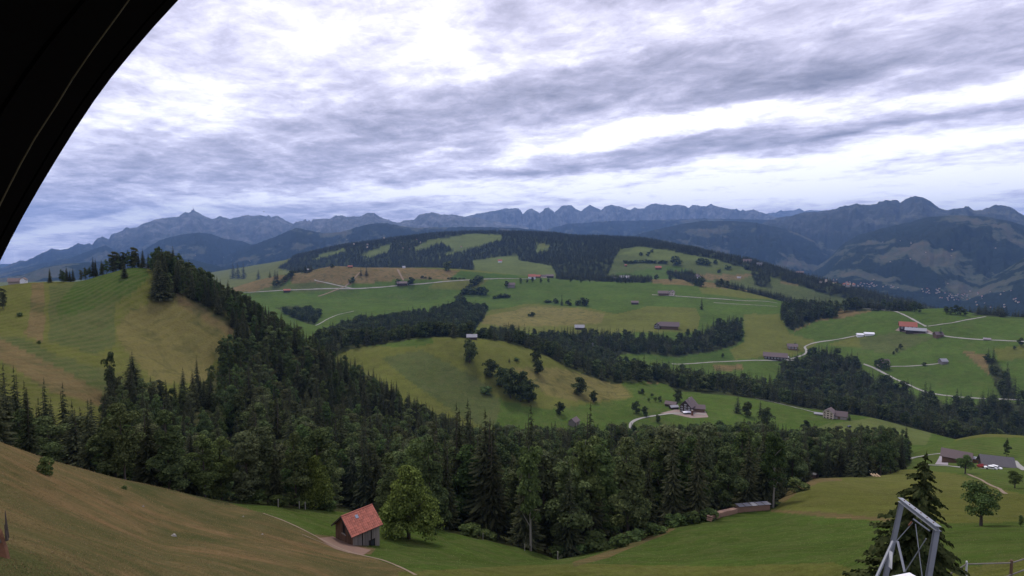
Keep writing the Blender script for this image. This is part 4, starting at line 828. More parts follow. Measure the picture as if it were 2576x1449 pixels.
for kd, px, py, hp, dm, lab, op in T:
    g = dict(op); tree_at(kd, px, py, hp, lab, None, dm, **g)
# hilltop wood behind the grassy crest and hedges
def row_of(kind, pts, hpx, label, group, dmin, dmax=9000, **k):
    for px, py in pts: tree_at(kind, px, py, hpx * random.uniform(.85, 1.2), label, group, dmin, dmax, **k)
row_of('spruce', [(126,711),(176,703),(184,701),(168,706)], 34, 'pointed spruce on the left shoulder of the grassy hill', 'spruces on the left shoulder of the hill', 380, 600, wide=1.1)
row_of('beech', [(155,710),(204,702),(215,698),(226,694),(258,690),(268,687),(160,711)], 34, 'round tree in the row along the left crest of the hill', 'round trees along the left crest', 380, 600, wide=1.0)
row_of('spruce', [(235,692),(241,690),(256,688),(285,679),(349,672),(360,674),(374,676),(303,676),(333,671),(385,678)], 44, 'pointed spruce in the hilltop wood on the crest', 'spruces of the hilltop wood', 380, 600, wide=1.05)
row_of('beech', [(282,683),(292,680),(300,678),(312,676),(322,673),(334,672),(340,673),(384,682),(392,684),(400,690),(412,690),(424,694),(436,696),(448,702),(460,708),(470,716),(480,722)], 50, 'dark round tree in the hilltop wood on the crest', 'round trees of the hilltop wood', 380, 600, wide=1.15)
row_of('bush', [(600,1262),(640,1266),(700,1272),(760,1278),(560,1256),(1560,1378),(1600,1362),(1650,1345),(1700,1325),(1740,1318),(1780,1310),(1230,1358),(1180,1348),(820,1283),(2010,1236)], 30, 'leafy undergrowth bush along the edge of the near wood', 'bushes along the edge of the near wood', 88, 260, wide=1.5)
row_of('farbush', [(1150,756),(1157,750),(1164,744),(1170,738),(1177,732),(1184,725),(1191,718),(1198,712),(1204,707)], 12, 'bush in the slanting hedge that climbs the green field', 'bushes of the slanting hedge', 900, wide=1.3)
row_of('farbush', [(1180,742),(1190,741),(1200,741),(1212,741),(1222,743)], 16, 'round tree in the short row beside the hedge', 'trees in the short row beside the hedge', 900, wide=1.1)
row_of('farbush', [(1244,751),(1253,750),(1262,749),(1271,749),(1279,748)], 8, 'bush in the low dark hedge of the green field', 'bushes of the low dark hedge', 900, wide=1.6)
row_of('farbush', [(1580,663),(1590,663),(1600,662),(1612,661),(1624,661),(1636,662),(1648,662),(1574,662),(1662,663),(1672,663)], 7, 'bush in the hedge line of the far meadow hill', 'bushes of the far hedge line', 2200, wide=1.8)
row_of('midtree', [(690,724),(697,722),(704,719),(710,716),(716,712),(721,707),(726,702),(731,697)], 16, 'dark shrub of the hedge running down the left brown slope', 'shrubs of the hedge on the left brown slope', 900)
row_of('midtree', [(1553,712),(1563,713),(1573,713),(1583,712),(1590,712)], 10, 'shrub of the dark hedge below the upper hamlet', 'shrubs of the hedge below the hamlet', 900)
row_of('midtree', [(1310,712),(1326,712),(1340,710),(1360,712),(1380,711),(1436,710),(1462,712),(1484,710),(1540,708),(1555,706)], 11, 'tree among the houses of the ridge hamlet', 'trees among the ridge hamlet', 900)
row_of('farbush', [(1128,703),(1136,703),(1146,703),(1156,703),(1166,703),(1062,700),(1070,700),(1082,701)], 4, 'tiny bush of the field boundary on the ridge', 'tiny bushes of the ridge field boundary', 900, wide=1.8)
row_of('midtree', [(2125,785),(2140,782),(2152,780),(2135,778)], 30, 'dark tree of the clump right of the upper spruce wood', 'trees of the clump right of the spruce wood', 900, 1900)
row_of('midtree', [(2222,778),(2236,779),(2250,780),(2264,781),(2278,782),(2290,783),(2300,785),(2312,788)], 24, 'dark tree on the crest above the tan field', 'trees on the crest above the tan field', 900, 1900, wide=.8)
row_of('midtree', [(2380,790),(2392,791),(2404,790),(2416,793),(2428,795)], 20, 'tree of the wood edge beyond the right crest', 'trees of the wood edge beyond the right crest', 900, 2300)
row_of('apple', [(1625,1050),(1640,1000),(1648,1012),(1632,1012)], 12, 'small orchard tree around the farm', 'orchard trees around the farm', 480)

# ---- woods in the middle distance: the largest stand alone, the rest is one mass
mid = [wood_points(p, (690, 690, 700, 1250, 980, 1150)[i], (1800, 1500, 1400, 1750, 1350, 1600)[i], (9.5, 9.5, 9.0, 9.5, 9.5, 11)[i], seed=20 + i) for i, p in enumerate(WOODS_MID)]
midn = ['ravine wood at left behind the spur', 'long wood in the ravine of the middle distance', 'long wood below the road at right', 'dark block of wood on the ridge at right', 'narrow strip of wood at the right edge', 'round broadleaf copse left of the green slope']
recS, recB = [], []
protom = {}
cs = cb = 0
allm = sorted([(math.hypot(p[0], p[1]), i, tuple(p)) for i, P in enumerate(mid) for p in P])
LIMS, LIMB = 250, 150
for D, i, p in allm:
    sp = random.random() < (.45, .62, .66, .6, .7, .15)[i]; H = random.uniform(17, 29) if sp else random.uniform(14, 21)
    if i == 3: H *= 1.25
    if sp and cs < 0: pass
    (recS if sp else recB).append((p[0], p[1], p[2] - .5, H, random.randrange(2 if sp else 3), random.uniform(.85, 1.25)))
def ref_for(kind, v):
    for o in bpy.data.objects:
        if o.type == 'MESH' and o.data == KIND[kind][v][0]: return (o,)
print('near', cnt, {k: len(q) for k, q in stuff.items()}, 'mid', len(recS), len(recB))
refS = {v: ref_for('midspruce', v) for v in range(2)}; refB = {v: ref_for('midtree', v) for v in range(3)}
scatter('forest', 'dark spruces of the ravine woods in the middle distance', recS, {k: q for k, q in refS.items() if q}, 24)
scatter('forest', 'broadleaf trees of the ravine woods in the middle distance', recB, {k: q for k, q in refB.items() if q}, 12)
far = []
for i, (a, b_, p) in enumerate(WOODS_FAR):
    for q in wood_points(p, a, b_, 15 if i == 0 else 13, CLEAR, 60 + i): far.append((q[0], q[1], q[2] - 1, random.uniform(17, 27), random.randrange(2), random.uniform(1.5, 2.1)))
print('far', len(far))
scatter('forest', 'dark spruce forest covering the far round hill and its slopes', far, {k: q for k, q in refS.items() if q}, 24)

# ------------------------------------------------------------------ roads and paths: strips laid on the land
def strip(name, label, pts, w, m, dmin, dmax=9000, lift=.12, step=None):
    P = [Vector(at(px, py, dmin, dmax)) for px, py in pts]; Q = []
    for a, c in zip(P[:-1], P[1:]):
        n = max(2, int((c - a).length / (step or max(1.0, w))))
        for k in range(n): Q.append(a.lerp(c, k / n))
    Q.append(P[-1]); q = np.array([(p.x, p.y) for p in Q])
    for _ in range(6): q[1:-1] = .25 * q[:-2] + .5 * q[1:-1] + .25 * q[2:]
    t = np.gradient(q, axis=0); t /= np.maximum(np.linalg.norm(t, axis=1), 1e-6)[:, None]; n_ = np.stack([-t[:, 1], t[:, 0]], 1)
    V = []
    for s in (-.5, -.17, .17, .5):
        e = q + n_ * w * .8 * s * (1 + .6 * (vnoise(q[:, 0] / (2 * w), q[:, 1] / (2 * w), 5) - .5))[:, None]; V.append(np.stack([e[:, 0], e[:, 1], height(e[:, 0], e[:, 1]) + lift], 1))
    k = len(q); V = np.concatenate(V); Fc = [(s * k + i, s * k + i + 1, (s + 1) * k + i + 1, (s + 1) * k + i) for s in range(3) for i in range(k - 1)]
    return tag(link(name, mesh_np(name, V, Fc, m, True)), label, kind='structure')
strip('road', 'pale farm drive curving up to the farm of the white windows', [(1614,1105),(1600,1096),(1586,1082),(1581,1070),(1588,1060),(1610,1052),(1650,1046),(1690,1040),(1740,1040),(1775,1043)], 3.6, ROADM, 430, 700, .3)
strip('road', 'long pale lane passing under the long barn', [(1690,916),(1780,912),(1900,907),(2005,906)], 5, ROADM, 960, 1500, .5)
strip('road', 'pale road bending past the wooden farmhouse', [(1975,906),(1995,902),(2028,891),(2030,880),(2020,873),(2050,862),(2100,855),(2150,846),(2165,843)], 5, ROADM, 960, 1700, .5)
strip('road', 'pale road sweeping down the right green fields', [(2172,916),(2200,926),(2240,948),(2290,970),(2330,988),(2380,996),(2430,1001),(2500,1004),(2700,1010)], 5, ROADM, 960, 1500, .5)
strip('path', 'pale track to the grey field hut', [(2232,923),(2290,922),(2340,918),(2372,914)], 3.5, ROADM, 960, 1500, .5)
strip('road', 'pale road over the crest to the red roofed farm', [(2162,777),(2220,780),(2250,783),(2285,798),(2310,812),(2330,822)], 5, ROADM, 960, 1800, .6)
strip('road', 'lane from the red roofed farm to the right edge', [(2270,830),(2300,832),(2350,842),(2400,850),(2470,855),(2576,860),(2700,863)], 5, ROADM, 960, 1800, .5)
strip('path', 'pale track rising right of the red roofed farm', [(2335,821),(2400,813),(2440,804),(2480,797)], 4, ROADM, 960, 1800, .6)
strip('road', 'straight pale lane right of the cream farmhouse', [(1640,742),(1700,745),(1780,751),(1880,758),(1955,763)], 6, ROADM, 1300, 2300, .8)
strip('path', 'second straight track below the lane', [(1795,762),(1860,766),(1955,772)], 4, ROADM, 1300, 2300, .8)
strip('road', 'long pale lane crossing the left green ridge', [(600,738),(740,730),(870,727),(1000,719),(1090,712),(1200,704),(1330,702)], 6, ROADM, 1300, 2300, .8)
strip('path', 'zigzag track on the brown ridge', [(884,726),(850,719),(815,711),(790,706),(792,704)], 5, ROADM, 1300, 2300, .8)
strip('path', 'brown eroded track down the ridge', [(905,686),(890,702),(868,722),(840,732),(800,746)], 6, PATHM, 1300, 2300, .8)
strip('path', 'brown eroded track above the ridge farm', [(1000,678),(1006,690),(1015,706)], 8, PATHM, 1300, 2300, .8)
strip('path', 'pale track climbing out of the ravine wood', [(794,819),(820,805),(850,792),(890,783)], 4, ROADM, 1000, 2300, .6)
strip('path', 'lane along the crest to the yellow farmhouse', [(1900,1002),(1960,1015),(2020,1030),(2058,1040)], 3, ROADM, 480, 900, .3)
strip('road', 'pale lane reaching the brown barn from the wood', [(2285,1155),(2310,1148),(2350,1142),(2385,1140)], 4, ROADM, 250, 600, .2)
strip('road', 'pale drive in front of the brown barn', [(2330,1170),(2360,1171),(2420,1176),(2480,1180)], 4, ROADM, 250, 600, .2)
strip('path', 'pale footpath down the right meadow', [(2432,1192),(2470,1208),(2510,1228),(2530,1243)], 1.0, PATHM, 100, 330, .08)
strip('road', 'road leaving the grey barn to the right edge', [(2545,1160),(2580,1182),(2640,1210)], 4, ROADM, 250, 600, .2)
strip('path', 'worn cattle track beside the red roofed shed', [(662,1292),(700,1304),(745,1324),(800,1352),(860,1382),(900,1396),(950,1404),(1000,1425),(1055,1452)], .42, PATHM, 40, 125, .04)
strip('path', 'second worn cattle track above the shed', [(760,1345),(800,1362),(840,1376),(880,1392)], .25, PATHM, 40, 125, .04)
def yard(label, poly, m, dmin, dmax, lift=.1):
    P = [at(px, py, dmin, dmax) for px, py in poly]; bm = bmesh.new()
    f = bm.faces.new([bm.verts.new((p[0], p[1], 0)) for p in P]); bmesh.ops.triangulate(bm, faces=[f]); bmesh.ops.subdivide_edges(bm, edges=bm.edges, cuts=6, use_grid_fill=True)
    bmesh.ops.triangulate(bm, faces=bm.faces)
    co = np.array([v.co for v in bm.verts]); zz = height(co[:, 0], co[:, 1]) + lift
    for v_, z in zip(bm.verts, zz): v_.co.z = z
    me = bpy.data.meshes.new('yard'); bm.to_mesh(me); bm.free(); me.materials.append(m); return tag(link('yard', me), label, kind='structure')
yard('gravel yard in front of the farm of the white windows', [(1660,1040),(1700,1030),(1775,1035),(1782,1050),(1740,1052),(1690,1042)], YARD, 480, 800)
yard('concrete yard left of the brown barn', [(2352,1168),(2365,1145),(2385,1145),(2385,1170)], CONC, 250, 600)
yard('trodden earth in front of the red roofed shed', [(800,1354),(838,1350),(900,1376),(934,1384),(912,1398),(880,1392),(840,1380)], plain('bare_soil', (.15, .088, .058), .95, .7, 1.5, .4), 40, 125, .03)
yard('pale yard around the red roofed farm', [(2252,832),(2262,824),(2330,828),(2348,838),(2300,840)], YARD, 960, 1800, .4)

# ------------------------------------------------------------------ buildings
def house(name, label, cat, px, py, wpx, ratio=.7, rz=0, wall=WOODD, roof=ROOFB, hw=.45, hr=.35, dmin=12, dmax=9000, wins=0, winrows=2, chim=False, over=.07, group=None, door=False, winmat=WHITE, D0=None, gable_wins=False, side_wall=None):
    """gable building; long side L is wpx photo units wide; local x along the ridge"""
    x, y, z = at(px, py, dmin, dmax); D = math.hypot(x, y); r_ = ray(px, py); k = D / math.hypot(r_[0], r_[1]) / F
    Lg = wpx * k; Wd = Lg * ratio; H = Lg * hw; Rh = Lg * hr
    e = empty(name, (x, y, z), rz, label, cat, group); a, c = Lg / 2, Wd / 2
    b = MB(); b.add([(-a,-c,-H*.8),(a,-c,-H*.8),(a,c,-H*.8),(-a,c,-H*.8),(-a,-c,H),(a,-c,H),(a,c,H),(-a,c,H),(-a,0,H+Rh),(a,0,H+Rh)],
        [(0,1,5,4),(2,3,7,6),(1,2,6,9,5),(3,0,4,8,7),(3,2,1,0)]); b.build('wall', wall, e)
    o = Lg * over; th = max(.18, Lg * .016); b = MB()
    for s in (-1, 1):
        sl = Rh / c; p = [(-a-o, s*(c+o), H - sl*o), (a+o, s*(c+o), H - sl*o), (a+o, 0, H+Rh), (-a-o, 0, H+Rh)]
        q = [(u, v_, w + th) for u, v_, w in p]; p = [(u, v_, w + .01) for u, v_, w in p]
        b.add(p + q, [(0,1,2,3),(7,6,5,4),(0,4,5,1),(1,5,6,2),(3,2,6,7),(0,3,7,4)])
    rf = b.build('roof', roof, e)
    if chim:
        b = MB(); b.box(a*.2, c*.2, H+Rh*.5, a*.2+Lg*.06, c*.2+Lg*.06, H+Rh*1.35); b.build('chimney', STONE, rf)
    def window(cx, cy, cz, w, h, axis):
        b = MB(); g = MB(); t = .05
        if axis == 'y':
            s = -1 if cy < 0 else 1
            for (u0, u1, w0, w1) in ((-w/2, w/2, h/2*.75, h/2), (-w/2, w/2, -h/2, -h/2*.75), (-w/2, -w/2*.7, -h/2, h/2), (w/2*.7, w/2, -h/2, h/2), (-w*.06, w*.06, -h/2, h/2)): b.box(cx+u0, cy + (0 if s > 0 else -t), cz+w0, cx+u1, cy + (t if s > 0 else 0), cz+w1)
            g.box(cx-w*.36, cy+s*.01-.005, cz-h*.4, cx+w*.36, cy+s*.02+.005, cz+h*.4)
        else:
            s = -1 if cx < 0 else 1
            for (u0, u1, w0, w1) in ((-w/2, w/2, h/2*.75, h/2), (-w/2, w/2, -h/2, -h/2*.75), (-w/2, -w/2*.7, -h/2, h/2), (w/2*.7, w/2, -h/2, h/2), (-w*.06, w*.06, -h/2, h/2)): b.box(cx + (0 if s > 0 else -t), cy+u0, cz+w0, cx + (t if s > 0 else 0), cy+u1, cz+w1)
            g.box(cx+s*.01-.005, cy-w*.36, cz-h*.4, cx+s*.02+.005, cy+w*.36, cz+h*.4)
        f = b.build('window', winmat, e); g.build('pane', GLASS, f)
    if wins:
        hh = H / winrows
        for r2 in range(winrows):
            for i in range(wins):
                window(-a + Lg * (i + .5) / wins, -c, hh * (r2 + .55), Lg / wins * .55, hh * .55, 'y')
    if gable_wins:
        hh = H / winrows; sx = -1 if gable_wins == 'L' else 1
        for r2 in range(winrows + 1):
            n = 3 if r2 < winrows else 1
            for i in range(n): window(sx * a, -c + Wd * (i + .5) / n, hh * (r2 + .55), Wd / 3 * .55, hh * .55, 'x')
    if door:
        b = MB(); b.box(-a*.2, -c-.08, 0, a*.15, -c, H*.7); b.build('door', WOODB, e)
    return e
def az_rz(px): return -math.atan((px - CX) / F)
def hs(*a, **k): return house(*a, **k)
# farm of the white windows
house('farmhouse', 'dark timber farmhouse with a steep gable full of white windows', 'farmhouse', 1731, 1033, 44, .62, az_rz(1731) + R(-108), WOODD, ROOFB, .38, .32, 480, 800, wins=0, winrows=3, chim=True, gable_wins='R')
house('barn', 'brown roofed barn adjoining the timber farmhouse at right', 'barn', 1755, 1034, 32, .6, az_rz(1755) + .05, WOODB, ROOFB, .30, .22, 480, 800, door=True)
house('shed', 'dark shed with a lean roof left of the timber farmhouse', 'shed', 1688, 1022, 26, .6, az_rz(1688) - .3, WOODD, ROOFB, .28, .2, 480, 800)
house('shed', 'open grey roofed shed nearest the farm drive', 'shed', 1695, 1028, 20, .6, az_rz(1695) + .5, WOODD, ROOFG, .28, .16, 480, 800)
# silo and round white tank cover
x, y, z = at(1741, 1045, 480, 800); b = MB(); b.tube([(0, 0, -1), (0, 0, 5.2)], 1.1, 12); b.build('silo_body', RUST, tag(empty('silo', (x, y, z)), 'rust brown round silo before the farm barn', 'silo'))
e = [o for o in bpy.data.objects if o.name.startswith('silo') and o.type == 'EMPTY'][0]; b = MB(); b.tube([(0, 0, 5.2), (0, 0, 5.7)], [1.2, .3], 12); b.build('cap', STONE, e)
x, y, z = at(1728, 1041, 480, 800); e = tag(empty('tent', (x, y, z), .2), 'bright white canopy in the farm yard', 'canopy')
b = MB(); b.add([(-4.6,-2.2,1.8),(4.2,-2.6,1.8),(5,2.0,2.0),(-3.8,2.4,2.0),(0,0,3.2)], [(0,1,4),(1,2,4),(2,3,4),(3,0,4)]); b.build('canopy', FOIL, e)
for p in ((-4.4,-2.1),(4,-2.4),(4.8,1.9),(-3.7,2.3)): b = MB(); b.tube([(p[0],p[1],-.6),(p[0],p[1],1.9)], .08, 5); b.build('pole', STEEL, e)
house('hut', 'grey weathered field hut with a brown roof below the spur', 'hut', 1444, 1068, 24, .8, az_rz(1444) + R(62), WOODG, ROOFB, .42, .32, 430, 800, door=True)
house('barn', 'small grey roofed barn on the crest of the spur', 'barn', 1187, 853, 24, .6, az_rz(1187), WOODD, ROOFG, .28, .24, 600, 900)
# yellow farmhouse
house('farmhouse', 'pale yellow farmhouse with rows of windows on the lower meadow', 'farmhouse', 2086, 1051, 26, .85, az_rz(2086) + R(-104), CREAM, ROOFB, .62, .32, 500, 900, wins=0, winrows=3, gable_wins='R', winmat=WOODB)
house('barn', 'long brown roofed barn joined to the pale yellow farmhouse', 'barn', 2110, 1053, 34, .55, az_rz(2110) + .05, STONE, ROOFB, .30, .26, 500, 900, door=True)
house('shed', 'low grey shed left of the pale yellow farmhouse', 'shed', 2059, 1044, 18, .6, az_rz(2059), WOODG, ROOFG, .22, .14, 500, 900)
# brown barn and grey barn at right
house('barn', 'brown barn with a broad tiled roof above the right meadow', 'barn', 2406, 1163, 56, .6, az_rz(2406) - .08, WOODB, ROOFB, .30, .24, 280, 600, door=True)
house('shed', 'orange boarded annex with a flat roof right of the brown barn', 'shed', 2454, 1164, 32, .6, az_rz(2454), plain('orange_boards', (.27, .12, .045), .9, .4), ROOFG, .36, .05, 280, 600, door=True)
house('barn', 'low dark barn with a long grey roof at the right edge', 'barn', 2505, 1174, 62, .5, az_rz(2505) + .32, WOODD, plain('slate_roof', (.13, .12, .125), .85, .4, 1.0), .18, .26, 280, 600)
# middle and far farms
H_ = [
 ('barn', 'long dark barn with white doors beside the pale lane', 'barn', 1950, 904, 50, .35, 0, WOODD, ROOFB, .2, .13, 960, 1500, dict(wins=7, winrows=1)),
 ('farmhouse', 'brown wooden farmhouse at the bend of the road', 'farmhouse', 1993, 878, 22, .7, .1, WOODB, ROOFB, .35, .25, 960, 1700, dict(wins=3, winrows=1)),
 ('shed', 'small grey shed right of the long dark barn', 'shed', 1978, 902, 12, .7, 0, WOODG, ROOFG, .3, .2, 960, 1500, {}),
 ('farmhouse', 'red roofed farmhouse by the road fork', 'farmhouse', 2283, 829, 34, .6, .1, WOODD, ROOFR, .3, .26, 960, 1800, dict(wins=4, winrows=1)),
 ('barn', 'long grey roofed barn in front of the red roofed farmhouse', 'barn', 2303, 836, 40, .4, 0, WOODD, ROOFG, .16, .12, 960, 1800, {}),
 ('house', 'small brown house beside the narrow dark tree', 'house', 2360, 848, 18, .7, .6, WOODB, ROOFB, .4, .35, 960, 1800, {}),
 ('hut', 'grey field hut at the end of the pale track', 'hut', 2372, 914, 16, .8, .7, WOODG, ROOFG, .4, .35, 960, 1500, {}),
 ('house', 'brown house half hidden by trees next to the road', 'house', 2222, 920, 22, .7, .4, CREAM, ROOFB, .4, .35, 960, 1500, {}),
 ('farmhouse', 'cream farmhouse with dark windows at the start of the straight lane', 'farmhouse', 1690, 742, 14, .8, -1.9, CREAM, ROOFB, .55, .3, 1300, 2300, dict(gable_wins='R', winrows=2, winmat=WOODD)),
 ('barn', 'long dark roofed barn left of the cream farmhouse', 'barn', 1672, 742, 30, .45, 0, WOODB, ROOFB, .18, .16, 1300, 2300, {}),
 ('shed', 'small dark field shed in the green upper field', 'shed', 1597, 765, 17, .6, 0, WOODD, ROOFB, .28, .2, 1300, 2300, {}),
 ('farmhouse', 'half timbered farmhouse at the upper edge of the ravine wood', 'farmhouse', 1656, 826, 18, .8, -1.95, WOODD, ROOFB, .5, .32, 1150, 1800, dict(gable_wins='R', winrows=2)),
 ('barn', 'long brown barn above the ravine wood', 'barn', 1684, 827, 42, .4, 0, WOODB, ROOFB, .22, .18, 1150, 1800, {}),
 ('shed', 'blue grey roofed shed at the upper edge of the ravine wood', 'shed', 1458, 828, 22, .6, 0, WOODD, ROOFG, .25, .25, 1150, 1800, {}),
 ('barn', 'dark barn of the farm on the ridge between two round trees', 'barn', 1012, 717, 24, .5, 0, WOODD, ROOFB, .2, .16, 1300, 2300, {}),
 ('barn', 'small grey barn at the right of the green ridge', 'barn', 1286, 722, 18, .6, 0, WOODG, ROOFB, .35, .25, 1300, 2300, {}),
 ('barn', 'red roofed barn by the lane on the left ridge', 'barn', 722, 734, 15, .6, 0, WOODD, ROOFR, .25, .2, 1300, 2300, {}),
 ('hut', 'small pale hut on the left skyline of the ridge', 'hut', 777, 673, 8, .7, 0, WOODG, ROOFG, .4, .3, 1700, 2300, {}),
 ('hut', 'small reddish hut on the skyline of the brown ridge', 'hut', 881, 673, 11, .5, 0, WOODB, ROOFR, .25, .2, 1700, 2300, {}),
 ('house', 'white hut on the skyline above the eroded track', 'hut', 1016, 674, 7, .7, 0, WHITE, ROOFG, .4, .3, 1700, 2300, {}),
 ('farmhouse', 'white farmhouse with a red roof in the ridge hamlet', 'farmhouse', 1338, 701, 17, .7, .1, WHITE, ROOFR, .35, .3, 1500, 2350, {}),
 ('house', 'red roofed house second from the left in the ridge hamlet', 'house', 1354, 699, 12, .7, -.3, WOODB, ROOFR, .35, .3, 1500, 2350, {}),
 ('house', 'brown house in the middle of the ridge hamlet', 'house', 1368, 699, 12, .7, .2, CREAM, ROOFB, .35, .3, 1500, 2350, {}),
 ('barn', 'dark barn at the right end of the ridge hamlet', 'barn', 1384, 699, 17, .6, 0, WOODD, ROOFB, .3, .2, 1500, 2350, {}),
 ('barn', 'grey roofed barn of the upper hamlet', 'barn', 1572, 700, 24, .5, 0, WOODD, ROOFG, .2, .2, 1500, 2350, {}),
 ('house', 'white house of the upper hamlet', 'house', 1550, 696, 9, .7, 0, WHITE, ROOFG, .4, .3, 1500, 2350, {}),
 ('house', 'white gabled house beside the dark far copse', 'house', 1754, 702, 13, .7, -.8, WHITE, ROOFB, .45, .4, 1700, 2800, {}),
 ('farmhouse', 'reddish farmhouse on the far meadow hill', 'farmhouse', 1656, 677, 14, .6, 0, WOODB, ROOFR, .3, .25, 2200, 3300, {}),
 ('hut', 'tiny reddish hut on the far meadow hill', 'hut', 1574, 670, 6, .7, 0, WOODB, ROOFR, .5, .3, 2200, 3300, {}),
 ('house', 'white house on the right shoulder of the far meadow hill', 'house', 1880, 660, 18, .5, 0, CREAM, ROOFB, .25, .2, 2200, 3300, {}),
 ('house', 'pale house beyond the shoulder of the far meadow hill', 'house', 1910, 668, 12, .6, 0, WHITE, ROOFG, .3, .3, 2200, 3300, {}),
 ('hut', 'white hut in the far brown field', 'hut', 1859, 699, 9, .4, 0, WHITE, ROOFG, .25, .1, 1900, 3300, {}),
 ('house', 'red roofed house in the pale far meadow', 'house', 1258, 660, 10, .7, 0, WHITE, ROOFR, .4, .3, 2200, 3300, {}),
 ('house', 'farmhouse on the right hillside above the far fields', 'house', 2012, 690, 16, .6, 0, WOODD, ROOFB, .3, .2, 2200, 3300, {}),
 ('shed', 'white roofed shed at the left of the pair by the road', 'shed', 2163, 846, 14, .7, .3, WHITE, FOIL, .35, .2, 1100, 1700, {}),
 ('greenhouse', 'bright white foil tunnel beside the road', 'foil tunnel', 2186, 843, 20, .5, .25, WHITE, FOIL, .2, .15, 1100, 1700, {}),
 ('shed', 'pale tarpaulin covered heap under the lane at right', 'shed', 2483, 855, 14, .5, 0, WOODG, CONC, .15, .2, 960, 1800, {}),
 ('house', 'white house on the left shoulder of the grassy hill', 'house', 42, 712, 30, .7, -.1, STONE, ROOFB, .22, .24, 380, 520, {}),
 ('house', 'white gabled annex of the house on the left shoulder', 'house', 60, 711, 14, .8, -1.9, WHITE, ROOFB, .6, .35, 380, 520, {}),
]
for nm, lb, ct, px, py, w, rt, dr, wl, rf, hw, hr, d0, d1, kw in H_: house(nm, lb, ct, px, py, w, rt, az_rz(px) + dr, wl, rf, hw, hr, d0, d1, **kw)
# the villages on the valley floor
dg = bpy.context.evaluated_depsgraph_get(); dg.update()
def cast(px, py, skip=()):
    r_ = ray(px, py); v_ = Vector(r_).normalized(); o0 = Vector((0, 0, 0)) + v_ * 2300
    ok, loc, nr, idx, ob, mx_ = S.ray_cast(dg, o0, v_)
    return loc if ok else None
random.seed(5)
VIL = [(2120,2200,712,722,26,'far village houses'),(2200,2260,716,724,10,'far village houses'),(2320,2380,726,738,16,'valley floor houses'),(2360,2440,740,756,26,'valley floor houses'),(2440,2570,730,775,22,'scattered valley farms'),(2170,2560,600,715,12,'farms on the far valley side'),(400,640,640,665,8,'farms on the hazy hills'),(860,1180,598,628,14,'farms in forest clearings'),(1300,1560,586,600,0,'x'),(2050,2140,700,716,10,'farms at the valley head')]
wc = {}
for x0, x1, y0, y1, n, lab in VIL:
    for k in range(n):
        p = cast(random.uniform(x0, x1), random.uniform(y0, y1))
        if p is None or p.length > 12000: continue
        s = random.uniform(7, 13) * max(.8, p.length / 7000); a, c, H, Rh = s / 2, s * .36, s * .42, s * .28
        red = random.random() < .4; key = (round(s / 4), red)
        if key not in wc:
            b = MB(); b.add([(-a,-c,-H),(a,-c,-H),(a,c,-H),(-a,c,-H),(-a,-c,H),(a,-c,H),(a,c,H),(-a,c,H),(-a,0,H+Rh),(a,0,H+Rh)], [(0,1,5,4),(2,3,7,6),(1,2,6,9,5),(3,0,4,8,7)]); r2 = MB()
            for sg in (-1, 1): r2.add([(-a*1.1, sg*c*1.2, H-Rh*.2),(a*1.1, sg*c*1.2, H-Rh*.2),(a*1.1,0,H+Rh),(-a*1.1,0,H+Rh),(-a*1.1, sg*c*1.2, H-Rh*.2+.4),(a*1.1, sg*c*1.2, H-Rh*.2+.4),(a*1.1,0,H+Rh+.4),(-a*1.1,0,H+Rh+.4)], [(0,1,2,3),(4,5,6,7),(0,4,5,1),(1,5,6,2),(0,3,7,4)])
            wc[key] = (b.mesh('wall', CREAM if round(s) % 2 else PLASTER), r2.mesh('roof', ROOFR if red else ROOFB))
        e = empty('house', p, random.random() * 3.1, ('pale house with a red roof, one of the ' if red else 'pale house with a brown roof, one of the ') + lab, 'house', lab + (' with red roofs' if red else ' with brown roofs'))
        link('wall', wc[key][0], e); link('roof', wc[key][1], e)

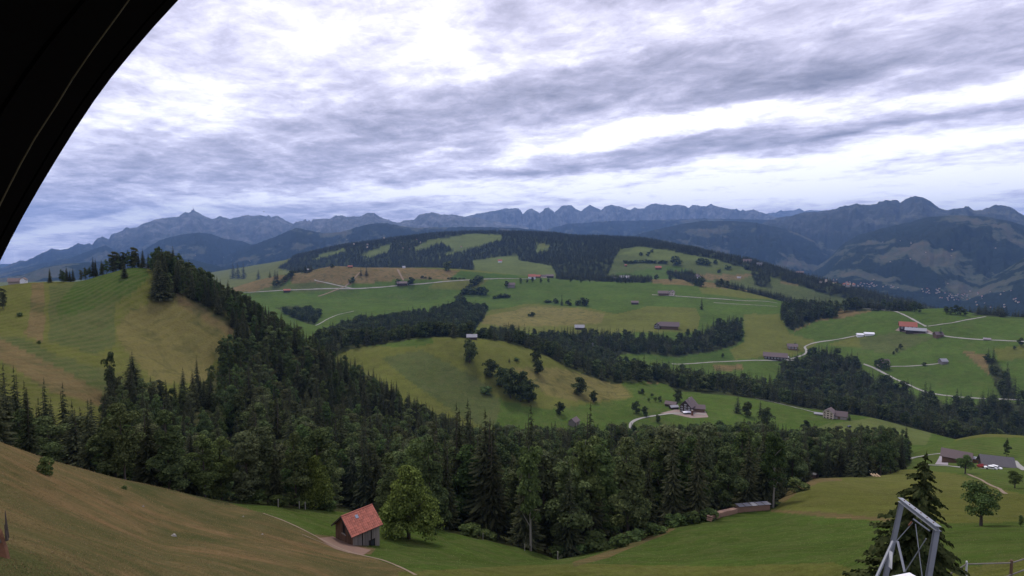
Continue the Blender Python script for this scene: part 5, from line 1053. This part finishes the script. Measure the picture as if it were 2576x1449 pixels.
# ------------------------------------------------------------------ the red roofed shed
def shed():
    x, y, z = at(900, 1364, 40, 125)
    D = math.hypot(x, y); r_ = ray(905, 1362); k = D / math.hypot(r_[0], r_[1]) / F        # metres per photo unit
    e = empty('shed', (x, y, z), az_rz(905) + R(33), 'small wooden shed with a red tiled roof on the slope beside the lime tree', 'shed')
    Lg, Wd, H, Rh = 76 * k, 76 * k, 50 * k, 31 * k                    # ridge along local x
    a, c = Lg / 2, Wd / 2; lo = -H * .35
    core = MB(); core.add([(-a+.05,-c+.05,lo),(a-.05,-c+.05,lo),(a-.05,c-.05,lo),(-a+.05,c-.05,lo),(-a+.05,-c+.05,H),(a-.05,-c+.05,H),(a-.05,c-.05,H),(-a+.05,c-.05,H),(-a+.05,0,H+Rh-.06),(a-.05,0,H+Rh-.06)], [(0,1,5,4),(2,3,7,6),(1,2,6,9,5),(3,0,4,8,7)])
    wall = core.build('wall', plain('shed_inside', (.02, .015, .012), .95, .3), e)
    pw = .17; ms = {}
    def plank(x0, y0, x1, y1, zt0, zt1, m, zb=lo):
        b = MB(); nx, ny = (0, -1) if y0 == y1 else (-1, 0)
        t = .03 + random.random() * .02
        if nx: xs = (x0 - t, x0); vs = [(xs[i], yy, zz) for i in (0, 1) for yy, zz in ((y0, zb), (y1, zb), (y1, zt1), (y0, zt0))]
        else: ys = (y0 - t, y0); vs = [(xx, ys[i], zz) for i in (0, 1) for xx, zz in ((x0, zb), (x1, zb), (x1, zt1), (x0, zt0))]
        b.add(vs, [(0,1,2,3),(7,6,5,4),(0,4,5,1),(1,5,6,2),(2,6,7,3),(3,7,4,0)]); return b.build('plank', m, wall)
    DK = plain('shed_dark_planks', (.12, .066, .038), .9, .8, 5, .4, 0, (1, 1, .2), .6); GR = WOODG
    n = int(Lg / pw)
    for i in range(n):                                                # long side towards the viewer, weathered grey with a hole
        x0 = -a + i * Lg / n; zb = lo
        if .58 * n < i < .82 * n: zb = H * .30
        if i in (int(.35 * n), int(.7 * n)): continue
        plank(x0 + .006, -c, x0 + Lg / n - .006, -c, H * random.uniform(.97, 1), H * random.uniform(.97, 1), GR, zb)
    n2 = int(Wd / pw)
    for i in range(n2):                                               # gable end, dark brown
        y0 = -c + i * Wd / n2; y1 = y0 + Wd / n2 - .012
        f = lambda q: H + Rh * (1 - abs(q) / c) - .05
        if .40 * n2 < i < .58 * n2:
            plank(-a, y0, -a, y1, H * .68, H * .68, DK)               # opening with a sill
            continue
        plank(-a, y0, -a, y1, f(y0), f(y1), DK)
    for i in range(n2):
        y0 = -c + i * Wd / n2; y1 = y0 + Wd / n2 - .012; f = lambda q: H + Rh * (1 - abs(q) / c) - .05
        b = MB(); b.add([(a,y0,lo),(a,y1,lo),(a,y1,f(y1)),(a,y0,f(y0)),(a+.04,y0,lo),(a+.04,y1,lo),(a+.04,y1,f(y1)),(a+.04,y0,f(y0))], [(0,3,2,1),(4,5,6,7),(0,1,5,4),(1,2,6,5),(2,3,7,6),(3,0,4,7)]); b.build('plank', GR, wall)
    b = MB(); b.box(-a-.10, -Wd*.12, H*.68, -a+.02, Wd*.12, H*.74); b.build('sill', WOODG, wall)
    b = MB(); b.box(a*.34, -c-.08, -.1, a*.60, -c-.04, H*.24); b.build('door', GLASS, wall)
    # roof with single tiles
    ov = .42; sl = math.atan2(Rh, c); b = MB()
    for s in (-1, 1):
        zl = H - math.tan(sl) * ov
        p = [(-a-ov, s*(c+ov), zl), (a+ov*.8, s*(c+ov), zl), (a+ov*.8, 0, H+Rh), (-a-ov, 0, H+Rh)]
        b.add(p + [(u, v_, w + .05) for u, v_, w in p], [(0,1,2,3),(7,6,5,4),(0,4,5,1),(1,5,6,2),(3,2,6,7),(0,3,7,4)])
    roof = b.build('roof', WOODD, e); run = math.hypot(c + ov, Rh + math.tan(sl) * ov)
    ncol, nrow = 17, 9; tw = (Lg + 1.8 * ov) / ncol; tl = run / nrow
    tb = MB(); q = 5                                                  # curved tile, overlapping
    vs = [(tw * 1.04 * i / q, j * tl * 1.18, .035 * math.sin(math.pi * i / q) + (.03 if j == 0 else 0) + dz_) for dz_ in (0, .02) for j in (0, 1) for i in range(q + 1)]; m1 = q + 1
    fs = [(i, i+1, m1+i+1, m1+i) for i in range(q)] + [(2*m1+i, 3*m1+i, 3*m1+i+1, 2*m1+i+1) for i in range(q)] + [(i, 2*m1+i, 2*m1+i+1, i+1) for i in range(q)]
    tb.add(vs, fs); tm = tb.mesh('tile', TILE)
    for s in (-1, 1):
        for r3 in range(nrow):
            for cc in range(ncol):
                t = link('tile', tm, roof); d0 = r3 * tl
                yy = s * (c + ov - d0 * math.cos(sl)); zz = H - math.tan(sl) * ov + d0 * math.sin(sl) + .065
                x0 = -a - ov + cc * tw
                jr = random.uniform(-.008, .008)
                if s < 0: t.matrix_local = Matrix.Translation((x0, yy, zz + jr)) @ Matrix.Rotation(sl, 4, 'X')
                else: t.matrix_local = Matrix.Translation((x0 + tw, yy, zz + jr)) @ Matrix.Rotation(math.pi, 4, 'Z') @ Matrix.Rotation(sl, 4, 'X')
    rb = MB(); rb.tube([(-a-ov, 0, H+Rh+.09), (a+ov*.8, 0, H+Rh+.09)], .11, 8); rb.build('ridge_tiles', TILE, roof)
    for s in (-1, 1):
        b = MB(); b.bar((-a-ov-.02, s*(c+ov), H-math.tan(sl)*ov+.02), (-a-ov-.02, 0, H+Rh+.04), .05, .18); b.build('barge_board', WOODD, roof)
    b = MB(); b.box(0, 0, 0, .42, .5, .05); g = b.build('skylight', plain('roof_glass', (.22, .26, .32), .2, .1), roof)
    g.matrix_local = Matrix.Translation((-a*.35, -(c+ov) + run*.66*math.cos(sl), H - math.tan(sl)*ov + run*.66*math.sin(sl) + .13)) @ Matrix.Rotation(sl, 4, 'X')
    for i in range(5):
        px, py = (812 + i * 24, 1372 + i * 9)
shed()

# ------------------------------------------------------------------ wood stacks along the wood edge
def woodstack(label, pts, hgt, dep, dmin, dmax, cover, seed):
    r_ = random.Random(seed); P = [Vector(at(px, py, dmin, dmax)) for px, py in pts]; e = empty('wood_stack', P[0], 0, label, 'wood stack')
    b = MB(); n_ = 0
    for A, B in zip(P[:-1], P[1:]):
        d = (B - A); Lh = d.length; d.normalize(); s = Vector((-d.y, d.x, 0)).normalized(); 
        if s.y < 0: s = -s
        k = int(Lh / .26)
        for i in range(k):
            for j in range(int(hgt / .22)):
                if r_.random() < .03: continue
                c = A - P[0] + d * (i + .5 + (.5 if j % 2 else 0)) * .26 + Vector((0, 0, .1 + j * .22)) + s * r_.uniform(-.06, .06)
                b.tube([c - s * .02, c + s * dep], .12 + r_.random() * .02, 5)
    lg = b.build('log', LOGM, e); lg['kind'] = 'stuff'
    for A, B in zip(P[:-1], P[1:]):
        if not cover: break
        d = B - A; k = max(2, int(d.length / 1.4)); s = Vector((-d.y, d.x, 0)).normalized(); s = s if s.y > 0 else -s
        for i in range(k):
            a0 = A - P[0] + d * (i / k) + Vector((0, 0, hgt + .12)); a1 = A - P[0] + d * ((i + .97) / k) + Vector((0, 0, hgt + .12))
            b = MB(); q = [a0 - s * .25, a1 - s * .25, a1 + s * (dep + .25) + Vector((0, 0, .12)), a0 + s * (dep + .25) + Vector((0, 0, .12))]
            b.add(q + [v_ + Vector((0, 0, .04)) for v_ in q], [(3,2,1,0),(4,5,6,7),(0,1,5,4),(1,2,6,5),(2,3,7,6),(3,0,4,7)]); b.build('cover_sheet', cover, e)
        for i in range(k + 1):
            a0 = A - P[0] + d * (i / k) + Vector((0, 0, hgt + .2)); b = MB(); b.bar(a0 - s * .3, a0 + s * (dep + .2) + Vector((0, 0, .14)), .09, .09); b.build('batten', WOODG, e)
woodstack('long low stack of split firewood curving along the wood edge', [(1790,1312),(1812,1302),(1835,1296),(1857,1291)], 1.1, 1.0, 100, 170, None, 1)
woodstack('firewood stack under pale metal sheets at the wood edge', [(1857,1290),(1890,1287),(1938,1283)], 1.35, 1.1, 100, 170, ROOFG, 2)
woodstack('covered firewood stack with mossy sheets left of the big spruce', [(2190,1196),(2225,1190),(2262,1180)], 1.5, 1.2, 200, 330, plain('mossy_sheet', (.24, .26, .2), .9, .5), 3)
woodstack('small dark wood heap under a sheet at the upper wood edge', [(2042,1204),(2062,1200)], 1.4, 1.6, 190, 330, ROOFG, 4)
for k, (px, py) in enumerate([(2196,1198),(2203,1199),(2210,1199),(2188,1197)]):
    x, y, z = at(px, py, 200, 330); b = MB(); b.tube([(-.1, -1.2, .25), (.1, 1.2, .35)], .32, 8); o = b.build('log', plain('cut_log', (.42, .30, .18), .9, .6, 2), None, (x, y, z)); tag(o, 'short thick log lying before the mossy wood stack', 'log', 'logs before the mossy wood stack')

# ------------------------------------------------------------------ cars by the barns
def car(label, px, py, paint, rz, s=1.0):
    x, y, z = at(px, py, 280, 600); e = empty('parked_car', (x, y, z + .05), rz, label, 'car'); e.scale = (s, s, s)
    b = MB(); pr = [(-2.1,.45),(-2.1,.85),(-1.7,.95),(-1.2,1.0),(-.7,1.45),(.9,1.48),(1.6,1.0),(2.05,.9),(2.1,.45)]
    b.add([(u, sd_*.82, w) for sd_ in (-1, 1) for u, w in pr], [tuple(range(9)), tuple(range(17, 8, -1))] + [(i, i+9, (i+1) % 9+9, (i+1) % 9) for i in range(9)]); b.build('body', paint, e)
    for sd_ in (-1, 1):
        b = MB(); b.add([(-1.0, sd_*.83, 1.0), (1.35, sd_*.83, 1.02), (.85, sd_*.83, 1.4), (-.65, sd_*.83, 1.4)], [(0,1,2,3) if sd_ < 0 else (3,2,1,0)]); b.build('side_window', GLASS, e)
        for u in (-1.3, 1.3): b = MB(); b.tube([(u, sd_*.66, .34), (u, sd_*.86, .34)], .34, 12); b.build('wheel', TYRE, e)
    b = MB(); b.add([(-1.24,-.72,1.02),(-1.24,.72,1.02),(-.74,.68,1.43),(-.74,-.68,1.43)], [(0,1,2,3)]); b.build('windscreen', GLASS, e)
car('white car parked before the long grey barn', 2492, 1181, WHITE, az_rz(2492) + .2)
car('white van parked before the long grey barn, right of the car', 2504, 1180, WHITE, az_rz(2504) + 2.9, 1.1)
car('dark car parked at the road fork of the yellow farmhouse', 2137, 1058, GLASS, .4, 1.0)
# red farm trailer
x, y, z = at(2470, 1177, 280, 600); e = tag(empty('farm_trailer', (x, y, z), .3), 'red farm trailer before the orange annex', 'trailer')
b = MB(); b.box(-2.2,-.9,.7,2.2,.9,.85); b.box(-2.2,-.9,.85,2.2,-.82,1.5); b.box(-2.2,.82,.85,2.2,.9,1.5); b.box(-2.2,-.9,.85,-2.1,.9,1.5); b.build('load_bed', RED, e)
b = MB(); b.bar((2.2,0,.7),(3.8,0,.5),.12); b.build('drawbar', RED, e)
for sd_ in (-1, 1): b = MB(); b.tube([(-.6, sd_*.7, .45), (-.6, sd_*.98, .45)], .45, 12); b.build('wheel', TYRE, e)

# ------------------------------------------------------------------ steel frame, big spruce, fence, stump
def P3(px, py, dep):
    r_ = ray(px, py); return Vector(r_ * dep)
def ibeam(name, A, B, w, h, up, e, m=STEEL):
    d = (B - A).normalized(); sx = d.cross(up).normalized(); sy = sx.cross(d).normalized(); b = MB(); t = w * .09
    def slab(cx, cy, ww, hh):
        vs = [p + sx * (cx + i * ww / 2) + sy * (cy + j * hh / 2) for p in (A, B) for j in (-1, 1) for i in (-1, 1)]; b.add(vs, [(0,1,3,2),(4,6,7,5),(0,4,5,1),(2,3,7,6),(0,2,6,4),(1,5,7,3)])
    slab(0, h/2, w, t); slab(0, -h/2, w, t); slab(0, 0, t, h - t - .002); return b.build(name, m, e)
A0 = P3(2268, 1266, 9.0); B0 = P3(2356, 1334, 7.8)                  # the two upper corners
# legs run down to the ground
def leg_foot(A, px, py, dep): 
    d = (P3(px, py, dep) - A).normalized(); t = 1.0
    while (A + d * t).z > h1((A + d * t).x, (A + d * t).y) - .2 and t < 12: t += .05
    return A + d * t
FA = leg_foot(A0, 2230, 1440, 8.95); FB = leg_foot(B0, 2338, 1440, 7.75)
fr = tag(empty('steel_frame', FA), 'grey galvanised steel lift frame in front of the big spruce', 'steel frame')
lo = Vector(FA); ax = (B0 - A0).normalized()
ibeam('post', A0 - lo, FA - lo, .055, .06, ax, fr); ibeam('post', B0 - lo, FB - lo, .055, .065, ax, fr)
ibeam('crossbeam', A0 - lo - ax * .06 + Vector((0, 0, .04)), B0 - lo + ax * .06 + Vector((0, 0, .04)), .07, .06, Vector((0, 0, 1)), fr)
def rod(name, p, q, r_=.006, m=STEEL): b = MB(); b.tube([p - lo, q - lo], r_, 6); return b.build(name, m, fr)
rod('brace', P3(2246, 1362, 8.9), P3(2205, 1452, 8.6), .022); rod('brace', P3(2258, 1362, 8.8), P3(2276, 1440, 8.5), .018)
rod('tie_rod', P3(2296, 1315, 8.7), P3(2252, 1365, 8.85)); rod('tie_rod', P3(2303, 1318, 8.6), P3(2320, 1452, 8.3)); rod('tie_rod', P3(2330, 1355, 8.1), P3(2276, 1440, 8.4), .008)
rod('tie_rod', P3(2345, 1356, 8.0), P3(2344, 1430, 8.0), .004)
rod('hanger', P3(2298, 1306, 8.6), P3(2338, 1335, 8.1), .011); rod('hanger', P3(2294, 1312, 8.7), P3(2286, 1322, 8.7), .012, RUST)
for i in range(6):
    t = (i + .5) / 6; p = A0.lerp(B0, t) + Vector((0, 0, .072)); b = MB(); b.tube([p - lo, p - lo + Vector((0, 0, .012))], .009, 6); b.build('bolt', RUST, fr)
b = MB(); pc = P3(2240, 1407, 8.70); sx = ax * .06; b.add([pc - lo - sx + Vector((0, 0, .12)), pc - lo + sx + Vector((0, 0, .14)), pc - lo + sx - Vector((0, 0, .13)), pc - lo - sx - Vector((0, 0, .14))] + [pc - lo - sx + Vector((0, -.012, .12)), pc - lo + sx + Vector((0, -.012, .14)), pc - lo + sx - Vector((0, .012, .13)), pc - lo - sx - Vector((0, .012, .14))], [(0,1,2,3),(7,6,5,4),(0,4,5,1),(1,5,6,2),(2,6,7,3),(3,7,4,0)]); b.build('plate', WHITE, fr)
pc = P3(2262, 1452, 7.4); b = MB()
q = [P3(2243,1449,7.2), P3(2288,1440,7.3), P3(2304,1449,7.2), P3(2312,1480,6.9), P3(2240,1480,6.9)]
b.add([v_ - q[0] for v_ in q] + [v_ - q[0] - Vector((0, 0, .12)) for v_ in q], [(0,1,2,3,4),(9,8,7,6,5)] + [(i,(i+1) % 5,(i+1) % 5+5,i+5) for i in range(5)]); hd = q[0]
e = empty('machine_hood', hd, 0, 'white sheet hood of a machine under the steel frame', 'machine hood'); b.build('hood_sheet', FOIL, e)
b = MB(); g = h1(hd.x + .2, hd.y); b.tube([(.2, -.1, -.12), (.2, -.1, g - hd.z - .2)], .12, 8); b.build('pedestal', STEEL, e)
# big spruce: top at (2312,1150)
r_ = ray(2272, 1449); h_ = math.hypot(r_[0], r_[1]); D = 32.0; x, y = r_[0] / h_ * D, r_[1] / h_ * D; z = h1(x, y)
rt = ray(2310, 1148); top = rt[2] / math.hypot(rt[0], rt[1]) * D
tree('bigspruce', x, y, z, top - z + .3, 'big ragged spruce with drooping boughs behind the steel frame', None, wide=2.35 * 14 / (3.0 * (top - z)), rz=0, tilt=R(5))
print('spruce height', top - z)
# pasture fence bottom right
fp = [(2480,1449),(2443,1432),(2462,1412)]
posts = [((2424,1449),(2432,1413),.05,WHITE,'white fence post at the bottom right'),((2536,1452),(2545,1410),.07,WOODB,'brown wooden fence post at the bottom right'),((2600,1440),(2606,1392),.06,WOODB,'fence post just outside the right edge')]
tops = []
for (bx, by), (tx, ty), r0, m_, lb in posts:
    dep = 27.0; a = P3(bx, by, dep); t_ = P3(tx, ty, dep); g = h1(a.x, a.y); b = MB(); b.tube([(0, 0, min(g, a.z) - t_.z - .3), (0, 0, 0)], [r0, r0 * .85], 7)
    o = empty('fence_post', t_, 0, lb, 'fence post'); b.build('post', m_, o); b = MB(); b.tube([(0, 0, 0), (0, 0, .04)], [r0 * .95, r0 * .4], 7); b.build('cap', m_, o); tops.append(t_)
b = MB(); q0 = P3(2380, 1450, 27); rl = [q0, tops[0] + Vector((0, 0, -.12)), tops[1] + Vector((0, 0, -.12)), tops[2] + Vector((0, 0, -.1))]; b.tube([v_ - q0 for v_ in rl], .03, 6); tag(b.build('fence_rail', WOODG, None, q0), 'pale upper fence rail running to the right edge', 'fence rail')
q1 = P3(2500, 1462, 27); b = MB(); b.tube([(0, 0, 0), P3(2620, 1418, 27) - q1], .03, 6); tag(b.build('fence_rail', WOODG, None, q1), 'pale lower fence rail in the bottom right corner', 'fence rail')
# broken stump at the left edge
x, y, z = at(6, 1400, 12, 90); e = tag(empty('tree_stump', (x, y, z)), 'splintered orange brown tree stump at the left edge', 'tree stump')
b = MB(); hb = 1.5; b.tube([(-.15, 0, -.5), (-.15, 0, .2), (-.25, 0, hb * .6), (-.35, 0, hb)], [.36, .28, .22, .08], 9); b.build('wood', plain('broken_wood', (.17, .075, .035), .9, .9, 4, .6), e)
for i in range(5): a = i * 1.3; b = MB(); b.tube([(.2 * math.cos(a), .2 * math.sin(a), hb * .4), (.35 * math.cos(a) - .2, .35 * math.sin(a), hb * (.8 + .3 * random.random()))], [.06, .01], 5); b.build('splinter', BARK, e)
# fence posts on the edge of the near wood
for px, py in [(1403,1409),(753,1280),(768,1282),(700,1276),(1215,1358),(1320,1386)]:
    x, y, z = at(px, py, 60, 170); b = MB(); b.tube([(0, 0, -.4), (0, 0, 1.3)], .07, 6); o = empty('pasture_post', (x, y, z), 0, 'pale short pasture post at the edge of the near wood', 'fence post', 'pasture posts at the wood edge'); b.build('post', BARK_P, o)
# stones on the slopes
for px, py, d0, s in [(437,2010/1.49,40,.25),(660,1345,40,.13),(360,1275,40,.12),(612,1300,50,.12),(1460,1395,60,.2)]:
    x, y, z = at(px, py, d0, 130); b = MB(); b.tube([(0, 0, -.1), (0, 0, s*.3), (.05, 0, s * .8)], [s, s * .9, s * .4], 6); tag(b.build('stone', BARK_P, None, (x, y, z)), 'pale stone lying in the grass of the near slopes', 'stone', 'stones in the grass')
# lattice power mast in the ravine
x, y, z = at(1491, 890, 900, 1500); e = tag(empty('power_mast', (x, y, z)), 'thin grey power mast before the ravine wood', 'power mast'); b = MB()
for sx_ in (-1, 1):
    for sy_ in (-1, 1): b.bar((sx_*1.2, sy_*1.2, 0), (sx_*.25, sy_*.25, 22), .22)
for i in range(6): b.bar((-1.2 + .16*i, -1.2, i*3.6), (1.05 - .16*i, -1.2, i*3.6 + 3.4), .14)
b.build('lattice', STEEL, e); b = MB(); b.bar((-2.6, 0, 20), (2.6, 0, 20), .3); b.bar((-2, 0, 17), (2, 0, 17), .3); b.build('cross_arm', STEEL, e)
# summit mast
r_ = ray(486, 528); k = 16980 / math.hypot(r_[0], r_[1]); p = Vector(r_ * k); e = tag(empty('summit_mast', p), 'thin transmitter mast on the left summit', 'mast'); b = MB(); b.tube([(0, 0, -60), (0, 0, 30), (0, 0, 95)], [9, 6, 2], 6); b.build('mast_tube', STEEL, e); b = MB(); b.box(-26, -20, -50, 26, 20, 4); b.build('summit_station', STONE, e)
# gliding aircraft far left of centre
p = P3(664, 533, 1900); e = tag(empty('bird', p, .3), 'dark bird gliding in front of the skyline', 'bird')
b = MB(); b.tube([(-2.4, 0, 0), (-1.4, 0, .25), (.9, 0, .2), (2.2, 0, 0)], [.1, .55, .5, .1], 7); b.build('body', TYRE, e)
for s in (-1, 1): b = MB(); b.add([(.7,0,.2),(-.8,0,.2),(-1.0,s*4.5,1.3),(.1,s*5.6,1.0),(.7,0,.34),(-.8,0,.34),(-1.0,s*4.5,1.38),(.1,s*5.6,1.06)], [(0,1,2,3),(7,6,5,4),(0,3,7,4),(1,5,6,2),(2,6,7,3),(0,4,5,1)]); b.build('wing', TYRE, e)

# ------------------------------------------------------------------ eave of the viewer's own house, upper left
edge = [(560,-130),(505,-62),(449,0),(389,65),(333,130),(280,195),(236,255),(190,324),(148,391),(102,467),(58,544),(27,603),(0,657),(-45,750),(-100,870)]
E = [P3(px, py, 2.0) for px, py in edge]; E = [Vector((p.x * 2.0 / p.y, 2.0, p.z * 2.0 / p.y)) for p in E]
ev = tag(empty('roof_eave', E[6]), 'dark underside of the wooden roof eave crossing the upper left corner', 'roof eave'); o0 = E[6]
inn = []                                                             # outward direction of the roof surface, up and left
nv = len(E)
def outn(i):
    t = (E[min(i+1, nv-1)] - E[max(i-1, 0)]).normalized(); n_ = Vector((t.z, 0, -t.x)); return n_ if n_.x < 0 else -n_
ys = [1.957, 1.72, 1.44, 1.16, .88, .60, .32, .04, -.3, -.7, -1.2]
for q in range(len(ys) - 1):                                         # soffit boards side by side
    y0, y1 = ys[q] - .004, ys[q + 1] + .004; b = MB(); vs = []
    pr = .0 + .006 * (q % 2)
    for i, p in enumerate(E):
        n_ = outn(i)
        for yy, off in ((y0, pr), (y1, pr), (y1, .06 + pr), (y0, .06 + pr)): vs.append(Vector((p.x, yy, p.z)) + n_ * off - o0)
    b.add(vs, [(i*4+k, i*4+(k+1) % 4, (i+1)*4+(k+1) % 4, (i+1)*4+k) for i in range(nv-1) for k in range(4)]); b.build('soffit_board', SOFF, ev)
b = MB(); vs = []
for i, p in enumerate(E):
    n_ = outn(i)
    for yy, off in ((2.0, 0), (1.962, 0), (1.962, .3), (2.0, .3)): vs.append(Vector((p.x, yy, p.z)) + n_ * off - o0)
b.add(vs, [(i*4+k, i*4+(k+1) % 4, (i+1)*4+(k+1) % 4, (i+1)*4+k) for i in range(nv-1) for k in range(4)]); b.build('barge_board', SOFF, ev)
b = MB(); vs = []
for i, p in enumerate(E):
    n_ = outn(i)
    for yy, off in ((1.96, .075), (-1.3, .075), (-1.3, .2), (1.96, .2)): vs.append(Vector((p.x, yy, p.z)) + n_ * off - o0)
b.add(vs, [(i*4+k, i*4+(k+1) % 4, (i+1)*4+(k+1) % 4, (i+1)*4+k) for i in range(nv-1) for k in range(4)]); b.build('roof_deck', SOFF, ev)
wl = [(345,-25),(324,0),(296,39),(231,127),(183,197),(139,269),(88,347),(50,415),(23,468),(0,514),(-30,580)]
W3 = []
for px, py in wl:
    r_ = ray(px, py); W3.append(Vector(r_ / r_[1] * 1.78))
b = MB(); b.tube([p - o0 for p in W3], .0022, 6); b.build('cable', WIRE, ev)
# house wall behind the viewer that carries the eave
b = MB(); b.box(-7, -1.6, -9.5, 4, -1.35, 5); tag(b.build('house_wall', WOODD), 'dark timber wall of the house behind the viewpoint', 'house wall')

# ------------------------------------------------------------------ air
hz, nt = mat('air'); pv = N(nt, 'ShaderNodeVolumePrincipled'); pv.inputs['Color'].default_value = (.23, .43, .88, 1); pv.inputs['Density'].default_value = 4.7e-5; pv.inputs['Anisotropy'].default_value = .0
o = N(nt, 'ShaderNodeOutputMaterial'); L(nt, pv.outputs[0], o.inputs['Volume'])
b = MB(); b.box(-31500, -31500, -900, 31500, 31500, 2250); h = b.build('haze', hz); tag(h, 'thin blue haze lying over the whole valley', kind='stuff')
